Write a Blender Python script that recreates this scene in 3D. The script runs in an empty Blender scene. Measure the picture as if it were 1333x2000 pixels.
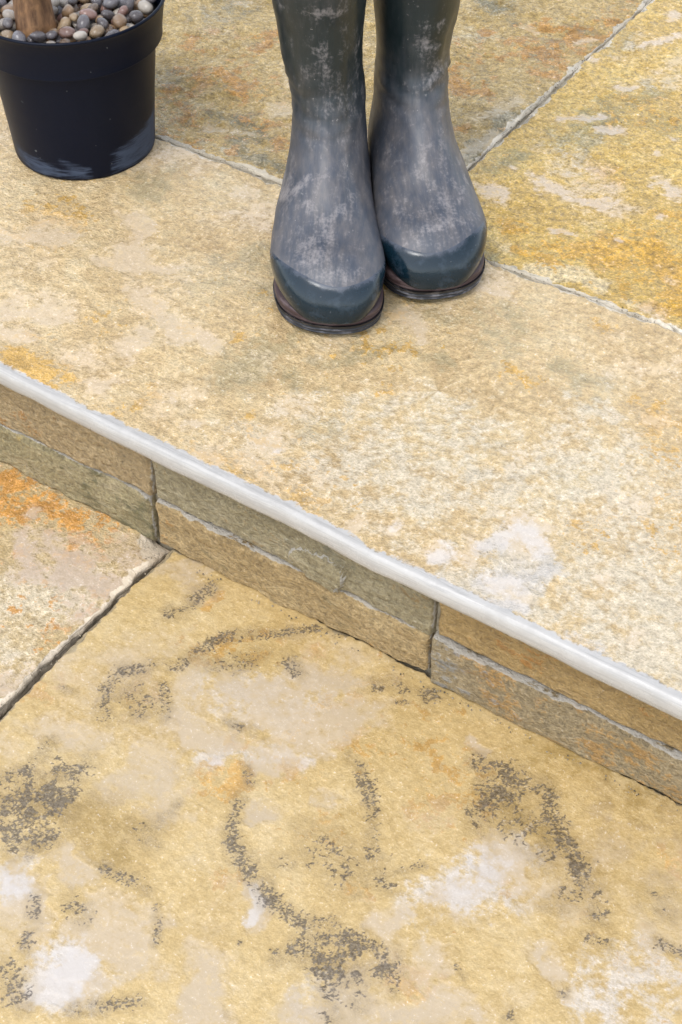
import bpy, math, random
import numpy as np
from mathutils import Matrix, Vector

# ------------------------------------------------------------------ camera, sky, sun, exposure
scene = bpy.context.scene
COL = scene.collection
CAM_H, F_PX, PITCH, ROLL, TH = 0.90, 3003.0, 0.7921943, -0.0029620, -0.5849425
_ct, _st = math.cos(TH), math.sin(TH)
def _uv(x, y, z):                      # camera-levelled frame -> patio frame (x along the step edge, y across it)
    return np.array([x * _ct + y * _st, -x * _st + y * _ct, z])
_cp, _sp, _cr, _sr = math.cos(PITCH), math.sin(PITCH), math.cos(ROLL), math.sin(ROLL)
_r0, _u0 = np.array([1., 0, 0]), np.array([0, _sp, _cp])
CR, CU, CF = _uv(*(_cr * _r0 + _sr * _u0)), _uv(*(-_sr * _r0 + _cr * _u0)), _uv(0, _cp, -_sp)

cam_d = bpy.data.cameras.new('camera')
cam = bpy.data.objects.new('camera', cam_d)
COL.objects.link(cam)
cam_d.sensor_fit = 'VERTICAL'
cam_d.sensor_height = 36.0
cam_d.lens = 36.0 * F_PX / 2000.0
cam_d.clip_start, cam_d.clip_end = 0.05, 400.0
cam.matrix_world = Matrix(((CR[0], CU[0], -CF[0], 0), (CR[1], CU[1], -CF[1], 0), (CR[2], CU[2], -CF[2], CAM_H), (0, 0, 0, 1)))
scene.camera = cam

SUN_EL = math.radians(62)
_h = _uv(-0.5, -0.8, 0); _h = _h / np.linalg.norm(_h)
SUN_DIR = Vector((_h[0] * math.cos(SUN_EL), _h[1] * math.cos(SUN_EL), math.sin(SUN_EL)))
world = bpy.data.worlds.new('World')
scene.world = world
world.use_nodes = True
wn, wl = world.node_tree.nodes, world.node_tree.links
wn.clear()
sky = wn.new('ShaderNodeTexSky'); sky.sky_type = 'NISHITA'; sky.sun_disc = False
sky.sun_elevation = SUN_EL
sky.sun_rotation = math.atan2(SUN_DIR.x, SUN_DIR.y)
sky.air_density, sky.dust_density, sky.ozone_density = 1.0, 1.0, 1.0
hsv = wn.new('ShaderNodeHueSaturation'); hsv.inputs['Saturation'].default_value = 0.38
bg = wn.new('ShaderNodeBackground'); bg.inputs['Strength'].default_value = 0.15
wo = wn.new('ShaderNodeOutputWorld')
wl.new(sky.outputs[0], hsv.inputs['Color']); wl.new(hsv.outputs[0], bg.inputs[0]); wl.new(bg.outputs[0], wo.inputs[0])

sun_d = bpy.data.lights.new('sun', 'SUN')
sun_d.energy, sun_d.angle, sun_d.color = 0.62, math.radians(22), (1.0, 0.99, 0.97)
sun = bpy.data.objects.new('sun', sun_d)
COL.objects.link(sun)
sun.location = (0, 0, 6)
sun.rotation_euler = (-SUN_DIR).to_track_quat('-Z', 'Y').to_euler()

scene.view_settings.view_transform = 'Standard'
scene.view_settings.look = 'None'
scene.view_settings.gamma = 1.0
scene.view_settings.use_curve_mapping = False
scene.view_settings.exposure = 1.34

# ------------------------------------------------------------------ helpers
def at(px, py, z=0.0):                 # point of the plane z=const under a point of the photograph (1333x2000)
    d = (px - 666.5) / F_PX * CR - (py - 1000) / F_PX * CU + CF
    t = (z - CAM_H) / d[2]
    return d[0] * t, d[1] * t
def scale_at(px, py, z=0.0):           # metres per photograph pixel there
    d = (px - 666.5) / F_PX * CR - (py - 1000) / F_PX * CU + CF
    return (z - CAM_H) / d[2] / F_PX

def _hash(ix, iy, seed):
    h = (ix.astype(np.int64) * 374761393 + iy.astype(np.int64) * 668265263 + seed * 1442695041) & 0xFFFFFFFF
    h = ((h ^ (h >> 13)) * 1274126177) & 0xFFFFFFFF
    h = (h ^ (h >> 16)) & 0xFFFF
    return h / 65535.0
def vnoise(x, y, seed=0):
    xi, yi = np.floor(x), np.floor(y)
    fx, fy = x - xi, y - yi
    fx, fy = fx * fx * fx * (fx * (fx * 6 - 15) + 10), fy * fy * fy * (fy * (fy * 6 - 15) + 10)
    a, b = _hash(xi, yi, seed), _hash(xi + 1, yi, seed)
    c, d = _hash(xi, yi + 1, seed), _hash(xi + 1, yi + 1, seed)
    return (a * (1 - fx) + b * fx) * (1 - fy) + (c * (1 - fx) + d * fx) * fy
def fbm(x, y, freq, octs=4, seed=0, gain=0.5):      # about -1..1
    x, y = np.asarray(x, float), np.asarray(y, float)
    t, a, n = 0, 1.0, 0
    for o in range(octs):
        r = 0.6 + o
        xx, yy = x * math.cos(r) - y * math.sin(r), x * math.sin(r) + y * math.cos(r)
        t = t + a * (vnoise(xx * freq + o * 17.3, yy * freq - o * 9.1, seed + o) - 0.5) * 2
        n += a; a *= gain; freq *= 2.03
    return t / n * 1.6
def sstep(a, b, x):
    t = np.clip((x - a) / (b - a), 0, 1)
    return t * t * (3 - 2 * t)

def lin(c):
    return tuple((v / 255 / 12.92) if v / 255 <= 0.04045 else ((v / 255 + 0.055) / 1.055) ** 2.4 for v in c)
def rgba(c): return (*lin(c), 1.0)

def mesh_obj(name, verts, faces, mat=None, parent=None, smooth=True, loc=None, attrs=None):
    me = bpy.data.meshes.new(name)
    verts = np.asarray(verts, dtype=np.float32)
    if isinstance(faces, np.ndarray):
        k = faces.shape[1]
        me.vertices.add(len(verts)); me.vertices.foreach_set('co', verts.ravel())
        me.loops.add(faces.size); me.loops.foreach_set('vertex_index', faces.astype(np.int32).ravel())
        me.polygons.add(len(faces))
        me.polygons.foreach_set('loop_start', np.arange(0, faces.size, k, dtype=np.int32))
        me.update(calc_edges=True); me.validate()
    else:
        me.from_pydata([tuple(map(float, v)) for v in verts], [], faces); me.update()
    if smooth:
        me.polygons.foreach_set('use_smooth', np.ones(len(me.polygons), dtype=bool))
    for k, a in (attrs or {}).items():
        at_ = me.attributes.new(k, 'FLOAT', 'POINT')
        at_.data.foreach_set('value', np.asarray(a, dtype=np.float32).ravel())
    if mat: me.materials.append(mat)
    o = bpy.data.objects.new(name, me)
    COL.objects.link(o)
    if loc is not None: o.location = loc
    if parent is not None: o.parent = parent
    return o
def tag(o, label=None, cat=None, group=None, kind=None):
    if label: o['label'] = label
    if cat: o['category'] = cat
    if group: o['group'] = group
    if kind: o['kind'] = kind
    return o
def empty(name, loc=(0, 0, 0), rz=0.0):
    o = bpy.data.objects.new(name, None)
    o.empty_display_size = 0.05
    COL.objects.link(o)
    o.location = loc; o.rotation_euler = (0, 0, rz)
    return o
def grid_faces(nr, nc, wrap=False, off=0):
    i = np.arange(nr - 1)[:, None]
    j = np.arange(nc if wrap else nc - 1)[None, :]
    j2 = (j + 1) % nc
    q = np.stack([i * nc + j, i * nc + j2, (i + 1) * nc + j2, (i + 1) * nc + j], -1)
    return q.reshape(-1, 4) + off

class NT:                              # small node-tree builder
    def __init__(self, name):
        self.m = bpy.data.materials.new(name); self.m.use_nodes = True
        self.t = self.m.node_tree; self.t.nodes.clear()
        self.out = self.t.nodes.new('ShaderNodeOutputMaterial')
        self.bsdf = self.t.nodes.new('ShaderNodeBsdfPrincipled')
        self.t.links.new(self.bsdf.outputs[0], self.out.inputs[0])
        self.co = self.t.nodes.new('ShaderNodeTexCoord').outputs['Object']
    def put(self, sock, v):
        if isinstance(v, bpy.types.NodeSocket): self.t.links.new(v, sock)
        elif isinstance(v, (tuple, list)) and sock.type == 'RGBA' and len(v) == 3: sock.default_value = (*v, 1)
        else: sock.default_value = v
    def noise(self, scale, detail=4, rough=0.55, dist=0.0, co=None):
        n = self.t.nodes.new('ShaderNodeTexNoise')
        self.put(n.inputs['Vector'], co or self.co)
        n.inputs['Scale'].default_value = scale; n.inputs['Detail'].default_value = detail
        n.inputs['Roughness'].default_value = rough; n.inputs['Distortion'].default_value = dist
        return n.outputs['Fac']
    def voro(self, scale, feat='F1', co=None, rnd=1.0):
        n = self.t.nodes.new('ShaderNodeTexVoronoi'); n.feature = feat
        self.put(n.inputs['Vector'], co or self.co); n.inputs['Scale'].default_value = scale
        n.inputs['Randomness'].default_value = rnd
        return n.outputs['Distance']
    def math(self, op, a, b=0.0, c=None, clamp=False):
        n = self.t.nodes.new('ShaderNodeMath'); n.operation = op; n.use_clamp = clamp
        self.put(n.inputs[0], a); self.put(n.inputs[1], b)
        if c is not None: self.put(n.inputs[2], c)
        return n.outputs[0]
    def add(self, *a):
        r = a[0]
        for b in a[1:]: r = self.math('ADD', r, b)
        return r
    def mul(self, a, b): return self.math('MULTIPLY', a, b)
    def ctr(self, n, k): return self.math('MULTIPLY_ADD', n, 2.2 * k, -1.1 * k)      # noise about zero, about -k..k
    def step(self, x, a, b, lo=0.0, hi=1.0):
        n = self.t.nodes.new('ShaderNodeMapRange'); n.interpolation_type = 'SMOOTHSTEP'
        self.put(n.inputs['Value'], x); n.inputs['From Min'].default_value = a; n.inputs['From Max'].default_value = b
        n.inputs['To Min'].default_value = lo; n.inputs['To Max'].default_value = hi
        return n.outputs[0]
    def mix(self, f, a, b, blend='MIX'):
        n = self.t.nodes.new('ShaderNodeMix'); n.data_type = 'RGBA'; n.blend_type = blend
        self.put(n.inputs['Factor'], f); self.put(n.inputs[6], a); self.put(n.inputs[7], b)
        return n.outputs[2]
    def ramp(self, f, stops):
        n = self.t.nodes.new('ShaderNodeValToRGB'); e = n.color_ramp.elements
        while len(e) < len(stops): e.new(0.5)
        for el, (p, c) in zip(e, stops): el.position = p; el.color = (*c, 1)
        self.put(n.inputs[0], f)
        return n.outputs[0]
    def attr(self, name):
        n = self.t.nodes.new('ShaderNodeAttribute'); n.attribute_name = name
        return n.outputs['Fac']
    def mapped(self, scale=(1, 1, 1), rot=(0, 0, 0)):
        n = self.t.nodes.new('ShaderNodeMapping'); self.put(n.inputs[0], self.co)
        n.inputs['Scale'].default_value = scale; n.inputs['Rotation'].default_value = rot
        return n.outputs[0]
    def bump(self, h, strength=1.0, dist=0.001, normal=None):
        n = self.t.nodes.new('ShaderNodeBump')
        n.inputs['Strength'].default_value = strength; n.inputs['Distance'].default_value = dist
        self.put(n.inputs['Height'], h)
        if normal is not None: self.put(n.inputs['Normal'], normal)
        return n.outputs[0]
    def finish(self, color, rough, normal=None, spec=0.5, **kw):
        self.put(self.bsdf.inputs['Base Color'], color); self.put(self.bsdf.inputs['Roughness'], rough)
        self.bsdf.inputs['Specular IOR Level'].default_value = spec
        if normal is not None: self.put(self.bsdf.inputs['Normal'], normal)
        for k, v in kw.items(): self.put(self.bsdf.inputs[k.replace('_', ' ')], v)
        return self.m

def stone_material(name, c0, c1, c2, csm, coch, cdark=(70, 62, 55), colive=(120, 112, 78), cpale=(205, 198, 185),
                   grain=0.75, bumpd=0.0065, rough=0.15, big=9.0, spark=0.5, crim=(176, 172, 166), cedge=(210, 198, 176), soft=(-.5, .6), smk=.65, halo=.35, dka=.8):
    soften = lambda c, k=-.09: tuple(min(235.0, v + (sum(c) / 3 - v) * k) for v in c)
    c0, c1, c2, csm, colive, cpale = [soften(c) for c in (c0, c1, c2, csm, colive, cpale)]
    n = NT(name)
    nb, nm = n.noise(big, 5, .6), n.noise(48, 8, .68)
    npit, nf = n.noise(150, 6, .65), n.noise(420, 4, .7)
    streak = n.noise(70, 6, .65, co=n.mapped((0.45, 1.7, 1), (0, 0, 0.55)))
    base = n.ramp(n.add(n.mul(nb, .5), n.mul(nm, .3), n.mul(streak, .2)), [(.38, lin(c0)), (.5, lin(c1)), (.62, lin(c2))])
    # broad stone tones; the pale field also carries painted-in sky sheen
    base = n.mix(n.step(n.add(n.attr('olive'), n.ctr(nm, 1.6), n.ctr(npit, .8)), -.1, .6, 0, .85), base, lin(colive))
    base = n.mix(n.step(n.add(n.attr('pale'), n.ctr(nm, 1.7), n.ctr(npit, .9)), -.2, .8, 0, .8), base, lin(cpale))
    och = n.step(n.add(n.attr('ochre'), n.ctr(nm, 2.2), n.ctr(npit, 1.2)), 0.0, .55, 0, .9)
    base = n.mix(och, base, n.mix(n.step(nm, .4, .6), lin(coch), tuple(v * .72 for v in lin(coch))))
    # mineral grain
    g = n.add(n.ctr(npit, grain * 1.5), n.ctr(nf, grain * 1.3))
    sm = n.step(n.add(n.attr('smooth'), n.ctr(nm, 1.25), n.ctr(npit, .7), n.ctr(nf, .25)), *soft)
    smc = n.mix(n.step(nb, .35, .65), lin(csm), tuple(v * .86 for v in lin(csm)))
    smc = n.mix(n.step(n.add(n.ctr(nm, 1.0), n.ctr(npit, .6)), .12, .3, 0, .35), smc, lin(c1))
    gm = n.math('MULTIPLY_ADD', g, n.step(sm, 0, 1, 1.0, .3), 1.0)
    col = n.mix(n.mul(sm, smk), base, smc)
    v = n.t.nodes.new('ShaderNodeCombineColor')
    for i in range(3): n.put(v.inputs[i], gm)
    col = n.mix(1.0, col, v.outputs[0], 'MULTIPLY')
    # pale mineral flecks
    fl = n.mul(n.step(nf, .57, .66), n.step(npit, .48, .58))
    col = n.mix(n.mul(fl, spark), col, lin((238, 232, 222)))
    wh = n.step(n.add(n.attr('white'), n.ctr(nm, .9), n.ctr(npit, .7)), -.35, .7, 0, .55)  # white stone patches, plus sky glare painted into the buff slab's colour
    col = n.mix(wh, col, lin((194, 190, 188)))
    # hand-dressed pale stone
    rim = n.step(n.add(n.attr('rim'), n.ctr(nm, .35), n.ctr(npit, .35)), -.1, .12)
    lay = n.noise(36, 4, .6, co=n.mapped((.10, 2.5, 7)))
    rc = n.mix(n.step(nm, .4, .62), lin(crim), tuple(v * .9 for v in lin(crim)))
    rc = n.mix(n.mul(n.step(lay, .46, .5), n.step(lay, .54, .5)), rc, tuple(v * .8 for v in lin(crim)))
    col = n.mix(rim, col, rc)
    # manganese dendrites
    dend = n.noise(470, 5, .72, dist=1.6)
    wv = n.t.nodes.new('ShaderNodeVectorMath'); wv.operation = 'MULTIPLY_ADD'
    nz = n.t.nodes.new('ShaderNodeTexNoise'); n.put(nz.inputs['Vector'], n.co); nz.inputs['Scale'].default_value = 180; nz.inputs['Detail'].default_value = 3
    n.put(wv.inputs[0], nz.outputs['Color']); wv.inputs[1].default_value = (.006, .006, .006); n.put(wv.inputs[2], n.co)
    branch = n.step(n.voro(230, 'DISTANCE_TO_EDGE', co=wv.outputs[0]), .02, .16, .16, -.04)
    da = n.attr('dark')
    dk = n.step(n.add(n.math('MINIMUM', n.mul(da, .8), .36), n.ctr(dend, 2.3), branch, n.ctr(nm, 1.1)), .28, .66, 0, dka)
    dk = n.mul(dk, n.step(da, -.9, .0))
    ink = n.mix(n.step(nf, .4, .6), lin(cdark), lin((98, 90, 80)))
    halo_ = n.mul(n.step(n.add(da, n.ctr(nm, .8), n.ctr(npit, .4)), -.9, .2), n.step(da, -.98, -.7))
    col = n.mix(n.mul(halo_, halo), col, lin((148, 126, 86)))
    dk = n.mul(dk, .32)
    dk = n.math('MAXIMUM', dk, n.step(n.add(n.attr('twig'), n.ctr(dend, .5)), .16, .62, 0, dka))
    col = n.mix(dk, col, ink)
    ed = n.step(n.add(n.attr('edge'), n.ctr(nm, .8), n.ctr(npit, .4)), -.05, .3)
    lay2 = n.noise(90, 5, .65, co=n.mapped((.3, .3, 6)))
    ec = n.mix(n.step(lay2, .36, .5), tuple(v * .5 for v in lin(cedge)), lin(cedge))
    col = n.mix(ed, col, ec)
    hs = n.mul(n.step(sm, 0, 1, 1.0, .22), n.step(rim, 0, 1, 1.0, .1))
    h = n.mul(n.add(n.mul(npit, .75), n.mul(nf, .32), n.mul(streak, .22), -.645), hs)
    h = n.add(h, n.mul(sm, -.02))
    h = n.add(h, n.mul(dk, .10))
    rr = n.add(n.ctr(nm, .25), n.step(sm, 0, 1, rough, rough + .12), n.mul(rim, .14), n.mul(dk, .15))
    return n.finish(col, rr, n.bump(h, 1.0, bumpd), spec=0.55)

# ------------------------------------------------------------------ painted fields (stains, laminations and painted-in sheen of the slabs)
def strokes(X, Y, lst, z, seed, warp=0.6, default=-1.0, shrink=None):
    """signed field: 1 in a stroke's middle, 0 at its rim, negative outside; strokes are [(px,py),...],radius px,(weight)"""
    F = np.full(X.shape, default)
    for pts, r, *w in lst:
        w = w[0] if w else 1.0
        P = [at(px, py, z) for px, py in pts]
        R = r * scale_at(*pts[0], z) * (1.08 if shrink is None else shrink)
        m = (X > min(p[0] for p in P) - 3 * R) & (X < max(p[0] for p in P) + 3 * R) & (Y > min(p[1] for p in P) - 3 * R) & (Y < max(p[1] for p in P) + 3 * R)
        if not m.any(): continue
        x, y = X[m], Y[m]
        x = x + R * warp * fbm(x, y, 0.6 / R, 4, seed, .6); y = y + R * warp * fbm(x, y, 0.6 / R, 4, seed + 31, .6)
        d = np.full(x.shape, 1e9)
        if len(P) == 1: d = np.hypot(x - P[0][0], y - P[0][1])
        for (ax, ay), (bx, by) in zip(P[:-1], P[1:]):
            L = (bx - ax) ** 2 + (by - ay) ** 2
            t = np.clip(((x - ax) * (bx - ax) + (y - ay) * (by - ay)) / L, 0, 1)
            d = np.minimum(d, np.hypot(x - ax - t * (bx - ax), y - ay - t * (by - ay)))
        val = np.clip(1 - d / R, -1, 1)
        val = np.where(val > 0, val * w, val)
        F[m] = np.maximum(F[m], val)
    return F

def dendrites(X, Y, lst, z, seed, cell=.00055):
    """branching manganese growths: twigs grown outwards from each stroke on a fine raster, sampled at the vertices"""
    x0, y0 = X.min(), Y.min()
    G = np.zeros((int((Y.max() - y0) / cell) + 3, int((X.max() - x0) / cell) + 3), np.float32)
    r = random.Random(seed)
    def put(x, y, v, rad=0):
        i, j = int((y - y0) / cell), int((x - x0) / cell)
        if 1 <= i < G.shape[0] - 1 and 1 <= j < G.shape[1] - 1:
            G[i, j] = max(G[i, j], v)
            if rad:
                for a, b in ((0, 1), (1, 0), (0, -1), (-1, 0)): G[i + a, j + b] = max(G[i + a, j + b], v * rad)
    def grow(x, y, d, L, v, depth):
        n_ = max(2, int(L / (cell * .8)))
        for k in range(n_):
            d += r.gauss(0, .22); x += math.cos(d) * cell * .8; y += math.sin(d) * cell * .8
            put(x, y, v * (1 - .5 * k / n_), .55 if k < n_ * .5 else .2)
            if depth and r.random() < .16: grow(x, y, d + r.choice((-1, 1)) * r.uniform(.5, 1.1), L * .45, v * .9, depth - 1)
    for pts, rad, *w in lst:
        w = w[0] if w else 1.0
        P = [at(px, py, z) for px, py in pts]; R = rad * scale_at(*pts[0], z)
        if len(P) == 1: P = [(P[0][0] - R * .3, P[0][1]), (P[0][0] + R * .3, P[0][1])]
        for (ax, ay), (bx, by) in zip(P[:-1], P[1:]):
            L = math.hypot(bx - ax, by - ay); tx, ty = (bx - ax) / L, (by - ay) / L
            N = int((L + R) * R * 2 * w * 4.4e5)
            for _ in range(N):
                t = r.uniform(-.3 * R / L, 1 + .3 * R / L); o = r.gauss(0, .42) * R
                x, y = ax + tx * L * t - ty * o, ay + ty * L * t + tx * o
                dens = float(vnoise(np.array([x * 150.]), np.array([y * 150.]), 5)[0]) * .6 + float(vnoise(np.array([x * 50.]), np.array([y * 50.]), 6)[0]) * .6
                if dens < .41 + .2 * r.random(): continue
                if r.random() < .55: put(x, y, r.uniform(.5, 1), r.choice((0, .3, .7, .9)))
                else: grow(x, y, math.atan2(tx * o, -ty * o) + r.gauss(0, .5), R * r.uniform(.12, .5), r.uniform(.5, .95), 1)
    fx, fy = np.clip((X - x0) / cell, 0, G.shape[1] - 2), np.clip((Y - y0) / cell, 0, G.shape[0] - 2)
    ix, iy = fx.astype(int), fy.astype(int); fx, fy = fx - ix, fy - iy
    return (G[iy, ix] * (1 - fx) + G[iy, ix + 1] * fx) * (1 - fy) + (G[iy + 1, ix] * (1 - fx) + G[iy + 1, ix + 1] * fx) * fy

def axis(a, b, res, ea=True, eb=True):
    e = np.array([0, .0008, .0016, .0026, .004, .006, .0085, .011])
    lo = a + e if ea else np.array([a]); hi = b - e[::-1] if eb else np.array([b])
    n = max(2, int((hi[0] - lo[-1]) / res))
    return np.concatenate([lo, np.linspace(lo[-1], hi[0], n + 1)[1:-1], hi])

def make_slab(x0, x1, y0, y1, top, thick, mat, parent, seed, res=.0026, fields=None, relief=.0011, bevel=(.0036, .0024), nose=False,
              rag=.0016, tilt=(0, 0), label=None, corner=None, twigs=None, ob=.75):
    """one riven sandstone slab: displaced top, ragged chipped arrises, rough sides; nose = hand-rounded front edge"""
    fields = fields or {}
    xs, ys = axis(x0, x1, res), axis(y0, y1, res, ea=not nose)
    X, Y = np.meshgrid(xs, ys)
    shp = X.shape
    dl = X - x0; dr = x1 - X; df = Y - y0; db = y1 - Y
    one = np.ones(shp)
    A = {k: strokes(X, Y, v, top, seed + 7 * i, warp=.95 if k == 'smooth' else .65, shrink=.9 if k == 'dark' else None) for i, (k, v) in enumerate(fields.items())}
    for k in ('smooth', 'ochre', 'dark', 'pale', 'olive', 'white'):
        A.setdefault(k, -one)
    A['dark'] = np.where(A['dark'] > -.999, A['dark'] * .85 + .35 * fbm(X, Y, 70, 4, seed + 95, .6) + .15 * fbm(X, Y, 16, 2, seed + 96), -1)
    A['twig'] = dendrites(X, Y, twigs, top, seed) if twigs else 0 * X
    bg_s = fbm(X, Y, 16, 4, seed + 90) - .78
    A['smooth'] = np.maximum(A['smooth'], np.clip(bg_s, -1, .5))
    A['ochre'] = np.maximum(A['ochre'], np.clip(fbm(X, Y, 7, 3, seed + 91) - ob, -1, .5))
    big = fbm(X, Y, 6, 3, seed); mid = fbm(X, Y, 30, 4, seed + 5); small = fbm(X, Y, 120, 3, seed + 9)
    smm = sstep(-.1, .25, A['smooth'] + .35 * mid)
    Z = top + relief * (big * .9 + mid * .8 * (1 - .6 * smm) + small * .35 * (1 - .8 * smm)) - .0002 * smm
    # lamination terraces
    tq = fbm(X, Y, 9, 5, seed + 40, .55) * 2.4; tf = tq - np.floor(tq)
    Z += relief * 1.5 * (np.floor(tq) + sstep(.35, .65, tf)) / 2.4
    Z += (X - (x0 + x1) / 2) * tilt[0] + (Y - (y0 + y1) / 2) * tilt[1]
    edge = -one
    bw, bd = bevel
    lst = [(dl, Y, 1), (dr, Y, 2), (db, X, 3)] + ([] if nose else [(df, X, 4)])
    for d, t, k in lst:
        w = bw * (1 + .9 * fbm(t * 1.0, t * 0 + k * 3.3, 38, 4, seed + k) + .5 * fbm(t, t * 0 + k, 160, 2, seed + 3 * k))
        w = np.maximum(w, .0008)
        q = np.clip(1 - d / w, 0, 1)
        Z -= bd * q ** 1.3
        edge = np.maximum(edge, np.clip(1 - d / (w * 1.15), -1, 1))
    if corner:                          # a knocked-off corner: (x, y, radius)
        d = np.hypot(X - corner[0], Y - corner[1]) + .004 * mid
        q = np.clip(1 - d / corner[2], 0, 1); Z -= .012 * q ** 1.1; edge = np.maximum(edge, np.clip(2.2 * q, -1, 1) * (q > 0) - (q <= 0))
    XX, YY = X.copy(), Y.copy()
    lim = .012
    ragf = lambda t, k: rag * (fbm(t, t * 0 + k * 2.7, 22, 4, seed + 60 + k) + .5 * fbm(t, t * 0 + k, 110, 3, seed + 70 + k))
    XX += np.clip(1 - dl / lim, 0, 1) * ragf(Y, 1) + np.clip(1 - dr / lim, 0, 1) * ragf(Y, 2)
    YY += np.clip(1 - db / lim, 0, 1) * ragf(X, 3)
    if not nose: YY += np.clip(1 - df / lim, 0, 1) * ragf(X, 4)
    rim = -one
    if nose:
        bow = np.interp(xs, NOSE_U, NOSE_V)
        near = np.clip(1 - df / .05, 0, 1)
        YY += near * bow[None, :]
        edn = .0026 * fbm(X, Y, 26, 4, seed + 80) + .0016 * fbm(X, Y, 140, 3, seed + 81)
        rim = np.clip((.0042 - df + edn) / .012, -1, 1)
        Z = np.where(df < .02, top + (Z - top) * sstep(-.002, .02, df), Z)
        rs = sstep(0.0, .35, rim)
        Z -= .0011 * rs * sstep(.0, .006, df + .003)
    rows = [np.stack([XX, YY, Z], -1)]
    att = {**A, 'edge': edge, 'rim': rim}
    V = rows[0].reshape(-1, 3); Fs = [grid_faces(*shp)]
    att = {k: a.ravel() for k, a in att.items()}
    # skirt following the outline
    nr, nc = shp
    idx = np.concatenate([np.arange(nc), np.arange(1, nr) * nc + nc - 1, (nr - 1) * nc + np.arange(nc - 2, -1, -1), np.arange(nr - 2, 0, -1) * nc])
    loop = V[idx]; L = len(idx)
    side = np.concatenate([np.full(nc, 0), np.full(nr - 1, 1), np.full(nc - 1, 2), np.full(nr - 2, 3)])
    nrm = np.array([(0, -1), (1, 0), (0, 1), (-1, 0)])[side].astype(float)
    tt = np.where((side == 0) | (side == 2), loop[:, 0], loop[:, 1])
    prof = [(.0, -.0035), (-.0006, -.007), (-.0002, -.011), (-.0014, -.015), (-.0008, -.02), (-.003, -thick)]
    npf = [(.0014, -.0005), (.0030, -.0016), (.0044, -.0034), (.0053, -.0058), (.0057, -.0090), (.0055, -.0130), (.0048, -.0168), (.0034, -.0196), (.0012, -.0208), (-.02, -.0215)]
    K = len(npf) if nose else len(prof)
    prev = idx; nv = len(V); extra = []; eatt = {k: [] for k in att}
    for k in range(K):
        if nose:
            o_, z_ = npf[k]; p2 = prof[min(k, len(prof) - 1)] if k < K - 1 else prof[-1]
            o = np.where(side == 0, o_, p2[0]); zz = np.where(side == 0, z_, -thick * (k + 1) / K)
            jit = .0007 * fbm(tt, tt * 0 + k * .001, 20, 3, seed + 33) + .0002 * fbm(tt, tt * 0 + .02 * k, 160, 2, seed + 34)
            o = o + np.where(side == 0, jit, .0015 * fbm(tt, tt * 0 + k * .05, 60, 3, seed + 22))
            zz = zz + np.where((side == 0) & (k >= 6), .0012 * fbm(tt, tt * 0, 18, 3, seed + 35), 0)
        else:
            o_, z_ = prof[k]; o = o_ + .0016 * fbm(tt, tt * 0 + k * .35, 55, 4, seed + 22 + k); zz = np.full(L, z_)
        P = np.stack([loop[:, 0] + nrm[:, 0] * o, loop[:, 1] + nrm[:, 1] * o, (top if nose else np.minimum(loop[:, 2], top)) + zz], -1)
        extra.append(P)
        cur = nv + np.arange(L); nv += L
        a_, b_ = prev, np.roll(prev, -1); c_, d_ = cur, np.roll(cur, -1)
        Fs.append(np.stack([a_, c_, d_, b_], -1)); prev = cur
        for q in att:
            val = att[q][idx]
            if q == 'edge': val = np.where((side == 0) & nose, -1, 1.0)
            if q == 'rim': val = np.where((side == 0) & nose, 1.0, -1)
            if q == 'twig': val = np.zeros(L)
            if q in ('dark', 'ochre', 'smooth', 'white'): val = np.full(L, -1.0)
            eatt[q].append(val)
    V = np.concatenate([V] + extra); att = {q: np.concatenate([att[q]] + eatt[q]) for q in att}
    # closed underside
    nv = len(V); V = np.concatenate([V, [[(x0 + x1) / 2, (y0 + y1) / 2, top - thick]]])
    att = {q: np.append(a, -1) for q, a in att.items()}
    a_, b_ = prev, np.roll(prev, -1)
    half = L // 2 * 2
    c = np.array([(x0 + x1) / 2, (y0 + y1) / 2, top])
    fan = np.stack([b_, a_, np.full(L, nv)], -1)
    Fq = np.concatenate(Fs)
    # quads for the body, underside as triangles stored as degenerate-free separate loop list
    me = bpy.data.meshes.new('paving_slab')
    VV = (V - c).astype(np.float32)
    nq, ntri = len(Fq), len(fan)
    me.vertices.add(len(VV)); me.vertices.foreach_set('co', VV.ravel())
    me.loops.add(nq * 4 + ntri * 3)
    me.loops.foreach_set('vertex_index', np.concatenate([Fq.ravel(), fan.ravel()]).astype(np.int32))
    me.polygons.add(nq + ntri)
    me.polygons.foreach_set('loop_start', np.concatenate([np.arange(nq) * 4, nq * 4 + np.arange(ntri) * 3]).astype(np.int32))
    me.update(calc_edges=True); me.validate()
    me.polygons.foreach_set('use_smooth', np.ones(len(me.polygons), dtype=bool))
    for q, a in att.items():
        d = me.attributes.new(q, 'FLOAT', 'POINT'); d.data.foreach_set('value', a.astype(np.float32))
    me.materials.append(mat)
    o = bpy.data.objects.new('paving_slab', me); COL.objects.link(o)
    o.location = c; o.parent = parent
    if label: o['label'] = label
    return o

NOSE_U = [-1.3, -.852, -.789, -.728, -.673, -.615, -.533, -.442, -.322, -.257, -.175, .2]
NOSE_V = [.005, .005, .004, .002, .001, .001, .002, -.004, -.002, -.003, -.003, -.003]

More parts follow.
